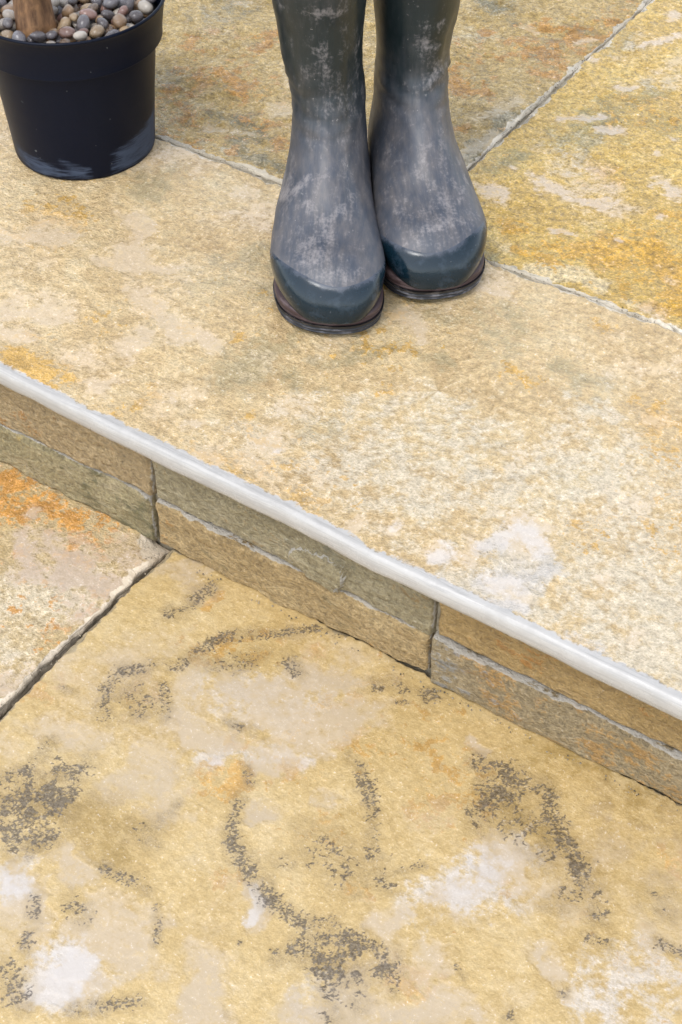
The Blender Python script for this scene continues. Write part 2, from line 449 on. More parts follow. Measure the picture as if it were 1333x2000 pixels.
# ------------------------------------------------------------------ materials of the paving
M_front = stone_material('sandstone_cream', (176, 149, 106), (197, 172, 129), (206, 187, 150), (192, 175, 152), (212, 166, 80),
                         colive=(162, 146, 110), cpale=(200, 187, 164), cdark=(146, 145, 147), grain=.42, bumpd=.0055, halo=0, dka=.5)
M_backl = stone_material('sandstone_olive', (154, 130, 78), (180, 153, 96), (194, 168, 114), (176, 161, 136), (196, 142, 62),
                         colive=(116, 110, 84), cpale=(186, 176, 150), cdark=(90, 78, 64), grain=.7, bumpd=.008)
M_backr = stone_material('sandstone_yellow', (170, 140, 74), (190, 158, 84), (200, 174, 106), (186, 174, 164), (208, 158, 48),
                         colive=(140, 128, 84), cpale=(206, 186, 146), cdark=(96, 84, 60))
M_lowl = stone_material('sandstone_pink', (172, 148, 102), (186, 164, 124), (196, 178, 146), (182, 165, 148), (212, 150, 66),
                        colive=(150, 134, 90), cpale=(208, 194, 168), grain=.45, crim=(200, 196, 190), cedge=(214, 198, 174), soft=(-.4, .5), smk=.8, bumpd=.0045)
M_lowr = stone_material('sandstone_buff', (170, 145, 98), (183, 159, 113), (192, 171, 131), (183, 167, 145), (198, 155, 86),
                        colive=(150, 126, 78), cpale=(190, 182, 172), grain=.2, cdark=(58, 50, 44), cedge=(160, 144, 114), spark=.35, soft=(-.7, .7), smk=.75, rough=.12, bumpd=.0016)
M_plain = stone_material('sandstone_mixed', (150, 130, 86), (176, 152, 104), (194, 172, 126), (184, 170, 146), (196, 146, 66))

def mortar_material():
    n = NT('mortar'); a = n.noise(300, 5, .7); b = n.noise(30, 4, .6)
    c = n.mix(n.step(b, .35, .65), lin((146, 136, 114)), lin((172, 162, 140)))
    c = n.mix(n.step(a, .35, .7, 0, .5), c, lin((62, 56, 46)))
    return n.finish(c, .85, n.bump(a, 1, .0012))
M_mortar = mortar_material()
def soil_material(name, c1, c2):
    n = NT(name); a = n.noise(90, 8, .75); b = n.noise(2, 4, .6)
    return n.finish(n.mix(n.step(n.add(n.mul(a, .7), n.mul(b, .3)), .35, .65), lin(c1), lin(c2)), .9, n.bump(a, 1, .006))

def box(name, x0, x1, y0, y1, z0, z1, mat, parent=None):
    v = [(x0, y0, z0), (x1, y0, z0), (x1, y1, z0), (x0, y1, z0), (x0, y0, z1), (x1, y0, z1), (x1, y1, z1), (x0, y1, z1)]
    f = [(3, 2, 1, 0), (4, 5, 6, 7), (0, 1, 5, 4), (1, 2, 6, 5), (2, 3, 7, 6), (3, 0, 4, 7)]
    return mesh_obj(name, v, f, mat, parent, smooth=False)

# ------------------------------------------------------------------ the setting
LOW = -0.156
g = mesh_obj('ground', [(-40, -40, -.215), (40, -40, -.215), (40, 40, -.215), (-40, 40, -.215)], [(0, 1, 2, 3)], soil_material('bare_soil', (70, 58, 42), (96, 82, 60)), smooth=False)
tag(g, kind='structure')
up = box('upper_patio', -3.4, 2.4, .80, 3.5, -.214, -.034, M_mortar); tag(up, kind='structure')
lo = box('lower_patio', -3.4, 2.4, -2.2, .785, -.214, LOW - .034, M_mortar); tag(lo, kind='structure')

front_fields = {
    'white': [([(1045, 1065), (1020, 1030), (1035, 1045)], 34), ([(860, 1082), (880, 1078)], 22), ([(935, 1070), (980, 1060)], 26), ([(960, 1130), (1070, 1120)], 36, .6), ([(1010, 1180), (950, 1165)], 22), ([(770, 1095), (830, 1120), (900, 1165)], 18, .8), ([(775, 1022)], 14, .6), ([(545, 880)], 10, .5), ([(1110, 1240), (1180, 1270)], 16, .4)],
    'smooth': [([(270, 425)], 30), ([(270, 430), (272, 470), (265, 505)], 22), ([(262, 500), (285, 530)], 36), ([(190, 512), (245, 522)], 13), ([(300, 525), (350, 520)], 13),
               ([(300, 575), (335, 620)], 36), ([(340, 640), (395, 662)], 34), ([(280, 650), (240, 690)], 26), ([(70, 462), (145, 462)], 26), ([(20, 605), (105, 612)], 34), ([(5, 645), (60, 655)], 24),
               ([(130, 620)], 14), ([(190, 752), (225, 745)], 28), ([(330, 780)], 16), ([(375, 825)], 18), ([(470, 420), (510, 440)], 26, .35), ([(480, 372)], 24, .4), ([(815, 650), (800, 615)], 24),
               ([(1040, 1060), (1015, 1030)], 34), ([(870, 1080)], 22), ([(930, 1070)], 32), ([(775, 1025)], 20), ([(705, 1020)], 16), ([(545, 880)], 14), ([(960, 1130), (1010, 1160)], 26),
               ([(1180, 1130)], 14), ([(930, 560), (1000, 580)], 10), ([(420, 900)], 12), ([(560, 790), (620, 800)], 22, .3), ([(90, 600)], 30), ([(620, 600)], 22, .4), ([(1240, 1240)], 20, .5), ([(350, 290), (400, 330)], 26, .4)],
    'ochre': [([(40, 700), (90, 740)], 42, 1.3), ([(125, 750)], 24, 1.2), ([(60, 660)], 22), ([(80, 405), (150, 430)], 40, .4), ([(650, 690)], 14), ([(470, 660)], 18, .6), ([(1040, 755), (1000, 730)], 22, .5),
              ([(1270, 800), (1310, 850)], 40, .5), ([(480, 810)], 16, .6), ([(760, 760)], 24, .3), ([(1180, 640)], 30, .35), ([(610, 1010), (560, 970)], 24, .5), ([(720, 1080)], 12, .6), ([(300, 770), (240, 800)], 24, .4)],
    'olive': [([(240, 330), (300, 380)], 40, .7), ([(520, 690), (480, 740)], 70, .7), ([(580, 730)], 50, .6), ([(850, 705)], 36, .9), ([(900, 620), (760, 580)], 60, .6), ([(1000, 620)], 60, .5), ([(540, 580), (520, 500)], 50, .5),
              ([(1180, 760), (1100, 720)], 50, .5), ([(620, 820)], 50, .45), ([(450, 510)], 40, .4), ([(330, 350)], 40, .6), ([(980, 660)], 50, .4), ([(430, 560)], 40, .4), ([(640, 690), (760, 680)], 40, .7)],
    'dark': [([(140, 758), (165, 748)], 10, 1.0), ([(970, 1085), (1030, 1110)], 40, .42), ([(920, 1120), (960, 1140)], 26, .35), ([(1065, 1115), (1020, 1150)], 34, .55), ([(950, 1060)], 20, .4), ([(930, 950), (980, 940)], 40, .1)],
    'pale': [([(900, 1120), (1000, 1110), (1040, 1160)], 90, 1.6), ([(700, 900), (1000, 960)], 150, .55), ([(1200, 1150), (1300, 1290)], 130, .8), ([(1150, 950), (1320, 1050)], 150, .65), ([(480, 880), (620, 960)], 70, .4), ([(560, 800)], 60, .4),  # pale stone tone, with sky sheen painted in towards the right
             ([(1150, 820)], 100, .4), ([(790, 800), (900, 850)], 90, .4)],
}
backl_fields = {
    'ochre': [([(885, 165), (940, 180)], 34, 1.0), ([(880, 130)], 26), ([(1050, 140), (1100, 150)], 16), ([(510, 95), (560, 55)], 20), ([(500, 70)], 10, 1.2), ([(470, 185), (430, 140)], 22), ([(520, 235)], 12), ([(450, 290)], 16, .5),
              ([(955, 60)], 16), ([(1050, 45), (1080, 60)], 16, .8), ([(380, 230), (350, 200)], 20, .5), ([(900, 250)], 18, .6), ([(980, 110)], 14), ([(535, 150)], 12), ([(360, 90), (420, 60)], 26, .4), ([(1130, 130)], 10)],
    'smooth': [([(545, 212)], 22), ([(1130, 80), (1160, 75)], 10), ([(950, 275), (900, 315)], 26), ([(1000, 200), (960, 230)], 16, .6), ([(1050, 60)], 8), ([(400, 250), (480, 260)], 14, .3), ([(1030, 50)], 10, .6)],
    'olive': [([(1000, 235), (920, 310)], 36, .9), ([(450, 240), (520, 320)], 40, .6), ([(1060, 100), (1140, 60)], 36, .6), ([(340, 150)], 60, .5), ([(980, 20)], 50, .5), ([(430, 20)], 60, .4)],
    'dark': [([(1040, 68), (1090, 75)], 7, .6), ([(1135, 58)], 7, .9), ([(1165, 55), (1175, 65)], 4, .7)],
    'pale': [([(390, 275), (450, 300)], 14, .6), ([(940, 80)], 40, .3)],
}
backr_fields = {
    'smooth': [([(1060, 355), (1110, 385), (1185, 402)], 20), ([(1040, 346)], 12), ([(1290, 358), (1325, 378)], 20), ([(945, 368), (990, 385)], 18), ([(1090, 232), (1180, 230)], 9), ([(1165, 252), (1210, 255)], 12), ([(1215, 172), (1235, 170)], 12),
               ([(1282, 300)], 8), ([(1290, 428)], 9), ([(1120, 455), (1080, 450)], 8), ([(1315, 272)], 10), ([(1255, 92), (1330, 70)], 10), ([(1160, 118)], 8), ([(1310, 30)], 16), ([(1210, 470)], 8), ([(1000, 330)], 8), ([(1110, 300)], 8, .6)],
    'ochre': [([(1250, 490), (1330, 560)], 64, 1.0), ([(1100, 480), (1180, 500)], 44, .9), ([(1290, 600), (1330, 610)], 30, 1.1), ([(1330, 430)], 50, .6), ([(1010, 440)], 30, .6), ([(1020, 490), (1080, 510)], 20, .8), ([(1180, 340)], 40, .4), ([(1250, 220)], 60, .25)],
    'olive': [([(1260, 190), (1130, 290)], 60, .5), ([(1300, 240)], 60, .45), ([(960, 330), (1020, 300)], 24, .6), ([(960, 500)], 30, .7), ([(1200, 90)], 50, .4)],
    'pale': [([(1060, 528), (1180, 558)], 26, 1.5), ([(1040, 525), (1140, 530)], 22, 1.4), ([(1220, 590), (1300, 620)], 12, .8), ([(980, 480)], 26, .4)],
    'dark': [([(1190, 412)], 3, 2.0), ([(972, 326)], 4, 1.3), ([(1060, 270)], 4, .9)],
}
lowl_fields = {
    'ochre': [([(20, 945), (60, 965)], 44, .9), ([(110, 1000), (150, 1030)], 40, .8), ([(10, 985), (30, 1020)], 30, .6), ([(140, 1065)], 18, .6), ([(210, 1005), (240, 1030)], 30, .45), ([(30, 1080)], 14, .5)],
    'smooth': [([(120, 1090), (200, 1120)], 50), ([(60, 1000)], 16, .6), ([(30, 1060), (60, 1110)], 30, .8), ([(250, 1080)], 26, .6), ([(150, 1200)], 30, .3)],
    'pale': [([(40, 1180), (140, 1160)], 90, .9), ([(20, 1280)], 70, .6), ([(200, 1130)], 40, .4)],  # sky sheen on this slab, put into the colour as a paler tone
    'olive': [([(240, 1000), (280, 1040)], 24, .4)],
}
lowr_fields = {
    'white': [([(140, 1885), (110, 1925)], 46, 1.5), ([(10, 1715), (40, 1730)], 30, .8), ([(495, 1738), (512, 1765), (490, 1798)], 12, 1.2), ([(960, 1690), (900, 1740)], 34, .35), ([(425, 1490)], 12, .5), ([(600, 1490)], 16, .4)],  # the left-hand strokes paint sky glare into the colour; others are pale stone
    'dark': [([(322, 1198), (352, 1200), (385, 1165), (418, 1147)], 17, .75), ([(335, 1305), (375, 1285), (420, 1250), (460, 1240), (500, 1238)], 17, .9), ([(500, 1240), (560, 1235), (620, 1228), (665, 1238)], 13, .75), ([(560, 1288), (582, 1318)], 17, .8),
             ([(430, 1300), (500, 1285)], 26, .2), ([(205, 1405), (208, 1345), (238, 1312), (310, 1300)], 17, .8), ([(322, 1335), (326, 1400)], 14, .6), ([(270, 1395)], 16, .5), ([(255, 1350), (290, 1380)], 26, .3), ([(120, 1345), (150, 1352)], 8, .9),
             ([(745, 1338)], 20, .9), ([(780, 1332), (790, 1350)], 16, .6), ([(830, 1360), (850, 1355)], 20, .9), ([(775, 1372), (800, 1370)], 7, .8),
             ([(0, 1522), (55, 1505), (100, 1455)], 18, .8), ([(0, 1610), (60, 1575), (110, 1560), (140, 1500)], 46, .55), ([(0, 1560), (60, 1520)], 30, .6), ([(20, 1655), (110, 1625)], 30, .65), ([(300, 1612), (285, 1640)], 28, .65), ([(350, 1568), (335, 1588)], 10, 1.1),
             ([(200, 1695), (255, 1720), (290, 1738)], 14, .8), ([(308, 1765), (312, 1800), (305, 1840)], 10, .8), ([(72, 1745), (68, 1790)], 15, .8), ([(140, 1765), (170, 1800)], 22, .6), ([(60, 1825), (50, 1850)], 16, 1.0), ([(15, 1890), (40, 1950)], 28, .6),
             ([(150, 1968), (215, 1965), (275, 1955)], 16, .7), ([(445, 1410), (472, 1422)], 9, 1.1), ([(482, 1498), (492, 1528)], 11, 1.0), ([(468, 1565), (452, 1615), (458, 1650)], 13, 1.0), ([(452, 1640), (485, 1700), (530, 1760), (600, 1810)], 20, 1.0),
             ([(695, 1490), (716, 1530), (728, 1580), (722, 1640), (742, 1700), (762, 1732)], 18, .9), ([(680, 1474)], 11, 1.1), ([(770, 1705), (825, 1690)], 9, .9),
             ([(930, 1490), (990, 1502), (1055, 1535), (1075, 1560)], 22, .8), ([(950, 1530), (960, 1570), (925, 1600)], 26, .55), ([(1000, 1540)], 44, .4), ([(1065, 1570), (1105, 1640), (1135, 1690), (1150, 1755), (1172, 1785)], 24, .75), ([(1000, 1600), (1080, 1660)], 44, .2),
             ([(1150, 1830), (1185, 1842)], 12, .8), ([(1290, 1840), (1333, 1862)], 14, .9), ([(1090, 1770), (1110, 1740)], 24, .35), ([(545, 1872), (590, 1845), (680, 1830), (725, 1850)], 22, .95), ([(620, 1885), (700, 1885), (750, 1880)], 40, .75), ([(640, 1930), (655, 1990)], 24, .6), ([(700, 1960)], 22, .6),
             ([(470, 1842)], 7, 1.3), ([(890, 1885), (905, 1910)], 7, .9), ([(1095, 1940), (1110, 1935)], 9, .9), ([(600, 1800), (660, 1800)], 18, .4), ([(620, 1650), (690, 1690)], 46, .16), ([(560, 1680)], 24, .15), ([(1290, 1760)], 40, .05), ([(1000, 1985)], 14, .7), ([(770, 1940), (780, 1880)], 10, .7), ([(440, 1980)], 8, .8)],
    'smooth': [([(360, 1430), (400, 1470)], 44), ([(430, 1345), (560, 1350), (660, 1320)], 36), ([(520, 1395), (700, 1400)], 46), ([(520, 1488), (570, 1478)], 26), ([(505, 1592), (530, 1585)], 20), ([(140, 1885), (120, 1930)], 52, 1.3), ([(60, 1940), (190, 1930)], 28), ([(200, 1800), (270, 1850)], 44),
               ([(130, 1690), (150, 1720)], 24), ([(20, 1715), (60, 1790)], 34), ([(1000, 1690), (880, 1750)], 46), ([(760, 1790)], 34), ([(1060, 1870), (1090, 1920)], 26), ([(730, 1985), (900, 1970)], 34), ([(600, 1970), (700, 1960)], 40), ([(380, 1900), (400, 1960)], 46), ([(925, 1448), (940, 1470)], 12),
               ([(495, 1735), (515, 1765), (488, 1800)], 16), ([(260, 1500), (320, 1540)], 44, .5), ([(80, 1420), (160, 1440)], 34, .4), ([(360, 1120), (400, 1150)], 26, .4), ([(640, 1560)], 18, .5), ([(1075, 1745)], 14, .6), ([(840, 1870), (830, 1920)], 30, .5)],
    'ochre': [([(425, 1540), (480, 1500)], 36, .7), ([(400, 1180), (425, 1168)], 16, 1.0), ([(390, 1260), (520, 1265)], 34, .3), ([(560, 1500)], 36, .5), ([(470, 1450)], 26, .5), ([(1310, 1690)], 34, .6), ([(830, 1920), (780, 1900)], 36, .5), ([(1000, 1730)], 20, .6), ([(620, 1280)], 26, .5),
              ([(290, 1360)], 40, .3), ([(700, 1740)], 26, .5), ([(900, 1560), (860, 1460)], 60, .25), ([(80, 1350)], 40, .25), ([(640, 1620)], 40, .35), ([(440, 1720)], 30, .3)],
    'olive': [([(1250, 1600), (1100, 1490)], 70, .35), ([(990, 1570), (1060, 1640)], 50, .7), ([(60, 1560), (200, 1640)], 70, .6), ([(250, 1370)], 60, .5), ([(470, 1290)], 60, .5), ([(650, 1880)], 60, .5), ([(700, 1600)], 30, .3), ([(480, 1430)], 30, .6)],
    'pale': [([(40, 1720)], 50, .7), ([(140, 1890)], 60, 1.2), ([(980, 1700), (880, 1750)], 60, .7), ([(450, 1360), (620, 1360)], 70, .3), ([(1280, 1900), (1200, 1960)], 80, .5), ([(400, 1480), (560, 1480)], 24, .7), ([(620, 1950)], 60, .4)],  # strokes at the far left lighten the stone to stand for sky glare
}

US, LS = [], []
make_slab(-1.262, .26, .7210, 1.1076, 0, .028, M_front, up, 11, fields=front_fields, nose=True, relief=.0013, label='long cream slab with pale rounded front edge')
make_slab(-1.56, -.6592, 1.1100, 1.71, 0, .024, M_backl, up, 23, res=.0032, fields=backl_fields, relief=.0022, tilt=(0, .001), ob=.42, label='olive slab with rust orange patches behind the boots')
make_slab(-.6565, .24, 1.1100, 1.71, -.0006, .024, M_backr, up, 37, res=.003, fields=backr_fields, relief=.0012, label='golden yellow slab with lavender patches')
make_slab(-1.55, -.6890, .13, .7445, LOW + .003, .026, M_lowl, lo, 41, res=.003, fields=lowl_fields, relief=.0009, bevel=(.0045, .0026), rag=.0026, corner=(-.692, .745, .03), label='pinkish slab with orange stain at the step')
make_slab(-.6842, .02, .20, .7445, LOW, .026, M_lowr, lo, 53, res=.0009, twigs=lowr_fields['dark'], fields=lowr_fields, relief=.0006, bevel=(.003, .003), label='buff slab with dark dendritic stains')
# slabs of the same patio that lie outside the photograph
sd = 100
for (x0, x1, y0, y1, z, par, ns) in [(-2.3, -1.269, .7210, 1.105, 0, up, True), (.267, 1.3, .7210, 1.105, 0, up, True), (-2.4, -1.567, 1.1105, 1.71, 0, up, False), (.247, 1.3, 1.1105, 1.71, 0, up, False),
                                     (-2.0, -1.1, 1.716, 2.3, 0, up, False), (-1.094, -.2, 1.716, 2.3, 0, up, False), (-.194, .9, 1.716, 2.3, 0, up, False), (-2.4, -1.558, .13, .7445, LOW, lo, False), (.028, 1.1, .20, .7445, LOW, lo, False),
                                     (-1.9, -1.0, -.48, .123, LOW, lo, False), (-.993, -.1, -.48, .123, LOW, lo, False), (-.093, .8, -.48, .123, LOW, lo, False)]:
    sd += 7
    make_slab(x0, x1, y0, y1, z, .026, M_plain, par, sd, res=.014, nose=ns)
def joint(x0, x1, y0, y1, z, seed, par):
    xs, ys = np.linspace(x0, x1, max(3, int((x1 - x0) / .004))), np.linspace(y0, y1, max(3, int((y1 - y0) / .004)))
    X, Y = np.meshgrid(xs, ys)
    Z = z + .0014 * fbm(X, Y, 60, 4, seed) + .0009 * fbm(X, Y, 14, 2, seed + 4)
    c = np.array([xs.mean(), ys.mean(), z])
    return mesh_obj('joint_filling', np.stack([X, Y, Z], -1).reshape(-1, 3) - c, grid_faces(*X.shape), M_mortar, par, loc=c)
joint(-1.56, .26, 1.099, 1.117, -.0042, 3, up)
joint(-.668, -.648, 1.12, 1.705, -.0045, 5, up)

# ------------------------------------------------------------------ the riser of split stone blocks
def block_material(name, c0, c1, c2, coch, cgrey, grain=.7):
    n = NT(name)
    nb = n.noise(16, 5, .6); nm = n.noise(55, 8, .68, co=n.mapped((.55, 1, 1.5), (0, .5, 0))); npit = n.noise(170, 6, .65); nf = n.noise(450, 4, .7)
    col = n.ramp(n.add(n.mul(nb, .45), n.mul(nm, .55)), [(.38, lin(c0)), (.5, lin(c1)), (.62, lin(c2))])
    col = n.mix(n.step(n.add(n.attr('ochre'), n.ctr(nm, 2.0), n.ctr(npit, 1)), 0, .5, 0, .8), col, lin(coch))
    col = n.mix(n.step(n.add(n.attr('grey'), n.ctr(nm, 2.0), n.ctr(npit, 1)), 0, .5, 0, .8), col, lin(cgrey))
    gm = n.add(1.0, n.ctr(npit, grain * 1.3), n.ctr(nf, grain))
    v = n.t.nodes.new('ShaderNodeCombineColor')
    for i in range(3): n.put(v.inputs[i], gm)
    col = n.mix(1.0, col, v.outputs[0], 'MULTIPLY')
    col = n.mix(n.step(n.add(n.attr('arris'), n.ctr(nm, 1.3), n.ctr(npit, .5)), .05, .3, 0, .85), col, lin((196, 188, 174)))
    crack = n.step(n.noise(28, 8, .7, dist=1.2), .30, .36, .75, 0)
    col = n.mix(n.mul(crack, .7), col, lin((66, 54, 36)))
    fl = n.mul(n.step(nf, .60, .68), n.step(npit, .5, .6))
    col = n.mix(n.mul(fl, .6), col, lin((220, 212, 198)))
    h = n.add(n.mul(npit, .7), n.mul(nf, .25), n.mul(nm, .9), n.mul(crack, -.4))
    col = n.mix(1.0, col, (.84, .85, .87), 'MULTIPLY')
    return n.finish(col, n.add(.34, n.ctr(nm, .3)), n.bump(h, 1, .0075))
B_tan = block_material('block_tan', (155, 130, 93), (174, 149, 108), (190, 164, 123), (160, 112, 50), (128, 112, 84))
B_olive = block_material('block_olive', (144, 130, 98), (162, 148, 114), (176, 162, 130), (140, 110, 60), (120, 116, 94))
B_moss = block_material('block_mossy', (140, 127, 91), (168, 152, 112), (184, 166, 129), (160, 132, 64), (96, 92, 60))
B_brown = block_material('block_brown', (153, 127, 84), (179, 151, 104), (198, 171, 123), (170, 120, 52), (110, 96, 62))
B_gold = block_material('block_gold', (157, 127, 80), (179, 147, 93), (194, 162, 108), (170, 114, 44), (136, 112, 72), grain=.5)
B_slate = block_material('block_rusty_grey', (148, 129, 95), (166, 146, 110), (180, 160, 124), (180, 136, 72), (140, 140, 136))

riser = empty('step_riser', (-.6, .745, LOW))
tag(riser, 'low step riser of two courses of split sandstone blocks under the pale rounded slab edge', 'wall')
def make_block(x0, x1, z0, z1, yf, mat, seed, ochre=-.5, grey=-.5, depth=.062, ragb=.003, flake=None, amp=.0022, label=None, res=.0033):
    xs, zs = axis(x0, x1, res), axis(z0, z1, res * .9)
    X, Z = np.meshgrid(xs, zs)
    dl, dr, db, dt = X - x0, x1 - X, Z - z0, z1 - Z
    Yd = amp * (fbm(X, Z, 14, 3, seed) * .7 + fbm(X * .6, Z * 1.3, 55, 4, seed + 3) * .6 + fbm(X, Z, 170, 2, seed + 4) * .25)
    Yd += .0012 * np.round(fbm(X * .6, Z, 24, 4, seed + 8) * 1.8) / 1.8
    ar = -np.ones(X.shape)
    if flake is not None:
        q = np.zeros(X.shape)
        cx_, cz_, rx, rz_ = flake
        ang = np.arctan2((Z - cz_) / rz_, (X - cx_) / rx)
        rr = np.hypot((X - cx_) / rx, (Z - cz_) / rz_) + .14 * fbm(X, Z, 50, 3, seed + 6) + .18 * np.cos(3 * ang + .5)
        q = sstep(1.03, .98, rr) * sstep(cz_ - rz_ * .95, cz_ - rz_ * .85, Z)
        Yd += .0050 * q * (.45 + .55 * np.clip((X - cx_) / rx + .6, 0, 1.5))
        ar = np.maximum(ar, np.where(np.abs(rr - 1.0) < .05, .42, -1) * (q > 0) - (q <= 0))
    for d, t, k, w0 in ((dl, Z, 1, .0028), (dr, Z, 2, .0028), (db, X, 3, .0035), (dt, X, 4, .0030)):
        w = np.maximum(w0 * (1 + .9 * fbm(t, t * 0 + k, 45, 4, seed + 10 + k)), .0006)
        q = np.clip(1 - d / w, 0, 1)
        Yd -= .0034 * q ** 1.4
        if k == 4: ar = np.maximum(ar, np.clip(.55 - d / (w * .5 + .0006), -1, 1))
        if k in (1, 2): ar = np.maximum(ar, np.clip(.25 - d / (w * .8), -1, 1))
    lim = .015
    XX, ZZ = X.copy(), Z.copy()
    rg = lambda t, k, f=30: fbm(t, t * 0 + k * 1.7, f, 4, seed + 20 + k)
    XX += np.clip(1 - dl / lim, 0, 1) * .0014 * rg(Z, 1) + np.clip(1 - dr / lim, 0, 1) * .0014 * rg(Z, 2)
    ZZ += np.clip(1 - db / lim, 0, 1) * ragb * (rg(X, 3, 9) + .3 * rg(X, 5, 60)) + np.clip(1 - dt / lim, 0, 1) * .0011 * rg(X, 4, 22)
    F0 = np.stack([XX, yf - Yd, ZZ], -1)
    B0 = np.stack([XX, np.full(X.shape, yf + depth), ZZ], -1)
    nr, nc = X.shape
    idx = np.concatenate([np.arange(nc), np.arange(1, nr) * nc + nc - 1, (nr - 1) * nc + np.arange(nc - 2, -1, -1), np.arange(nr - 2, 0, -1) * nc])
    L = len(idx)
    f0 = F0.reshape(-1, 3)
    mid1 = f0[idx].copy(); mid1[:, 1] += .004; 
    mid2 = f0[idx].copy(); mid2[:, 1] += .012
    bk = f0[idx].copy(); bk[:, 1] = yf + depth
    V = np.concatenate([f0, mid1, mid2, bk, [[(x0 + x1) / 2, yf + depth, (z0 + z1) / 2]]])
    n0 = len(f0); Fs = [grid_faces(nr, nc)]
    prev = idx
    for k in range(3):
        cur = n0 + k * L + np.arange(L)
        Fs.append(np.stack([prev, cur, np.roll(cur, -1), np.roll(prev, -1)], -1)); prev = cur
    Fq = np.concatenate(Fs)
    cap = np.stack([np.roll(prev, -1), prev, np.full(L, len(V) - 1)], -1)
    c = np.array([(x0 + x1) / 2, yf, (z0 + z1) / 2])
    aO = np.concatenate([(fbm(X, Z, 18, 3, seed + 50) * .5 + ochre).ravel(), np.full(3 * L + 1, -1.)])
    aG = np.concatenate([(fbm(X, Z, 18, 3, seed + 51) * .5 + grey).ravel(), np.full(3 * L + 1, -1.)])
    topm = np.where(np.isin(idx, (nr - 1) * nc + np.arange(nc)), .35, -.2)
    aA = np.concatenate([ar.ravel(), topm, topm, topm, [-1]])
    me = bpy.data.meshes.new('stone_block')
    VV = (V - c).astype(np.float32)
    me.vertices.add(len(VV)); me.vertices.foreach_set('co', VV.ravel())
    nq, ntri = len(Fq), len(cap)
    me.loops.add(nq * 4 + ntri * 3); me.loops.foreach_set('vertex_index', np.concatenate([Fq.ravel(), cap.ravel()]).astype(np.int32))
    me.polygons.add(nq + ntri); me.polygons.foreach_set('loop_start', np.concatenate([np.arange(nq) * 4, nq * 4 + np.arange(ntri) * 3]).astype(np.int32))
    me.update(calc_edges=True); me.validate()
    me.polygons.foreach_set('use_smooth', np.ones(len(me.polygons), dtype=bool))
    for nm_, a in (('ochre', aO), ('grey', aG), ('arris', aA)):
        d = me.attributes.new(nm_, 'FLOAT', 'POINT'); d.data.foreach_set('value', a.astype(np.float32))
    me.materials.append(mat)
    o = bpy.data.objects.new('stone_block', me); COL.objects.link(o)
    o.location = c - np.array(riser.location); o.parent = riser
    if label: o['label'] = label
    return o
YF = .7368
make_block(-1.0, -.6972, -.0955, -.030, YF + .002, B_tan, 201, label='tan brown block')
make_block(-.6945, -.3985, -.0965, -.030, YF + .003, B_olive, 202, flake=(-.512, -.082, .026, .022), amp=.0014, res=.0015, label='olive block with a raised flake')
make_block(-.3945, -.09, -.0960, -.030, YF + .004, B_gold, 203, amp=.0012, label='golden brown block')
make_block(-1.0, -.7005, -.1538, -.0985, YF + .0008, B_moss, 204, grey=-.3, ragb=.004, label='mossy pale green block')
make_block(-.6960, -.4010, -.1538, -.0990, YF + .001, B_brown, 205, ragb=.004, amp=.0022, label='brown block with cracks')
make_block(-.3970, -.09, -.1538, -.0975, YF + .0002, B_slate, 206, ochre=-.1, grey=-.35, ragb=.003, label='grey block mottled with rust')
for i, (xa, xb) in enumerate(((-1.305, -1.003), (-.087, .21), (-1.61, -1.308), (.213, .51), (.513, .81), (-1.92, -1.613))):
    make_block(xa, xb, -.0955, -.030, YF + .002, (B_gold, B_tan, B_olive)[i % 3], 210 + i)
    make_block(xa - .004, xb - .004, -.158, -.0985, YF - .001, (B_brown, B_moss, B_slate)[i % 3], 230 + i)
mo = box('mortar_backing', -1.94, .84, .748, .799, -.190, -.031, M_mortar); mo.parent = riser; mo.location = -Vector(riser.location)

# ------------------------------------------------------------------ pot, pebbles, tree
def lathe(profile, segs=96, wob=None):
    a = np.linspace(0, 2 * np.pi, segs, endpoint=False)
    P = np.array(profile)
    V = np.stack([P[:, :1] * np.cos(a), P[:, :1] * np.sin(a), np.repeat(P[:, 1:], segs, 1)], -1)
    return V.reshape(-1, 3), grid_faces(len(P), segs, True)
POT = _uv(-.274, 1.447, 0.0005)
def pot_material():
    n = NT('black_plastic')
    a, b = n.noise(500, 3, .6), n.noise(25, 5, .6)
    brush = n.noise(120, 6, .7, co=n.mapped((.35, .35, 3.2), (0.35, .25, 0)))
    haze = n.attr('haze')
    hz = n.mul(n.step(n.add(haze, n.ctr(b, .5), n.ctr(brush, 1.5)), -.05, 1.2, 0, .8), n.step(haze, -.1, .1))
    c = n.mix(hz, lin((7, 14, 29)), lin((72, 82, 100)))
    sp = n.step(n.noise(150, 2, .5), .74, .77, 0, .5)
    c = n.mix(sp, c, lin((110, 112, 112)))
    return n.finish(c, n.add(.42, n.mul(hz, .3)), n.bump(n.add(n.mul(a, .4), n.mul(b, .5)), .35, .0006), spec=.15)
pot = empty('plant_pot', POT)
tag(pot, 'round black plastic plant pot with scuffed base filled with pebbles', 'plant pot')
M_pot = pot_material()
body_prof = [(.0, .0), (.066, .0), (.0725, .0004), (.0745, .002), (.0752, .005), (.0770, .030), (.0800, .065), (.0838, .100), (.0868, .127), (.0872, .1300)]
bp = []
for (r0, z0), (r1, z1) in zip(body_prof[:-1], body_prof[1:]):
    k = 8 if z1 - z0 > .02 else 2
    bp += [(r0 + (r1 - r0) * t / k, z0 + (z1 - z0) * t / k) for t in range(k)]
bp += [body_prof[-1], (.084, .1300), (.080, .09), (.073, .012), (0.001, .010)]
V, F = lathe(bp, 128)
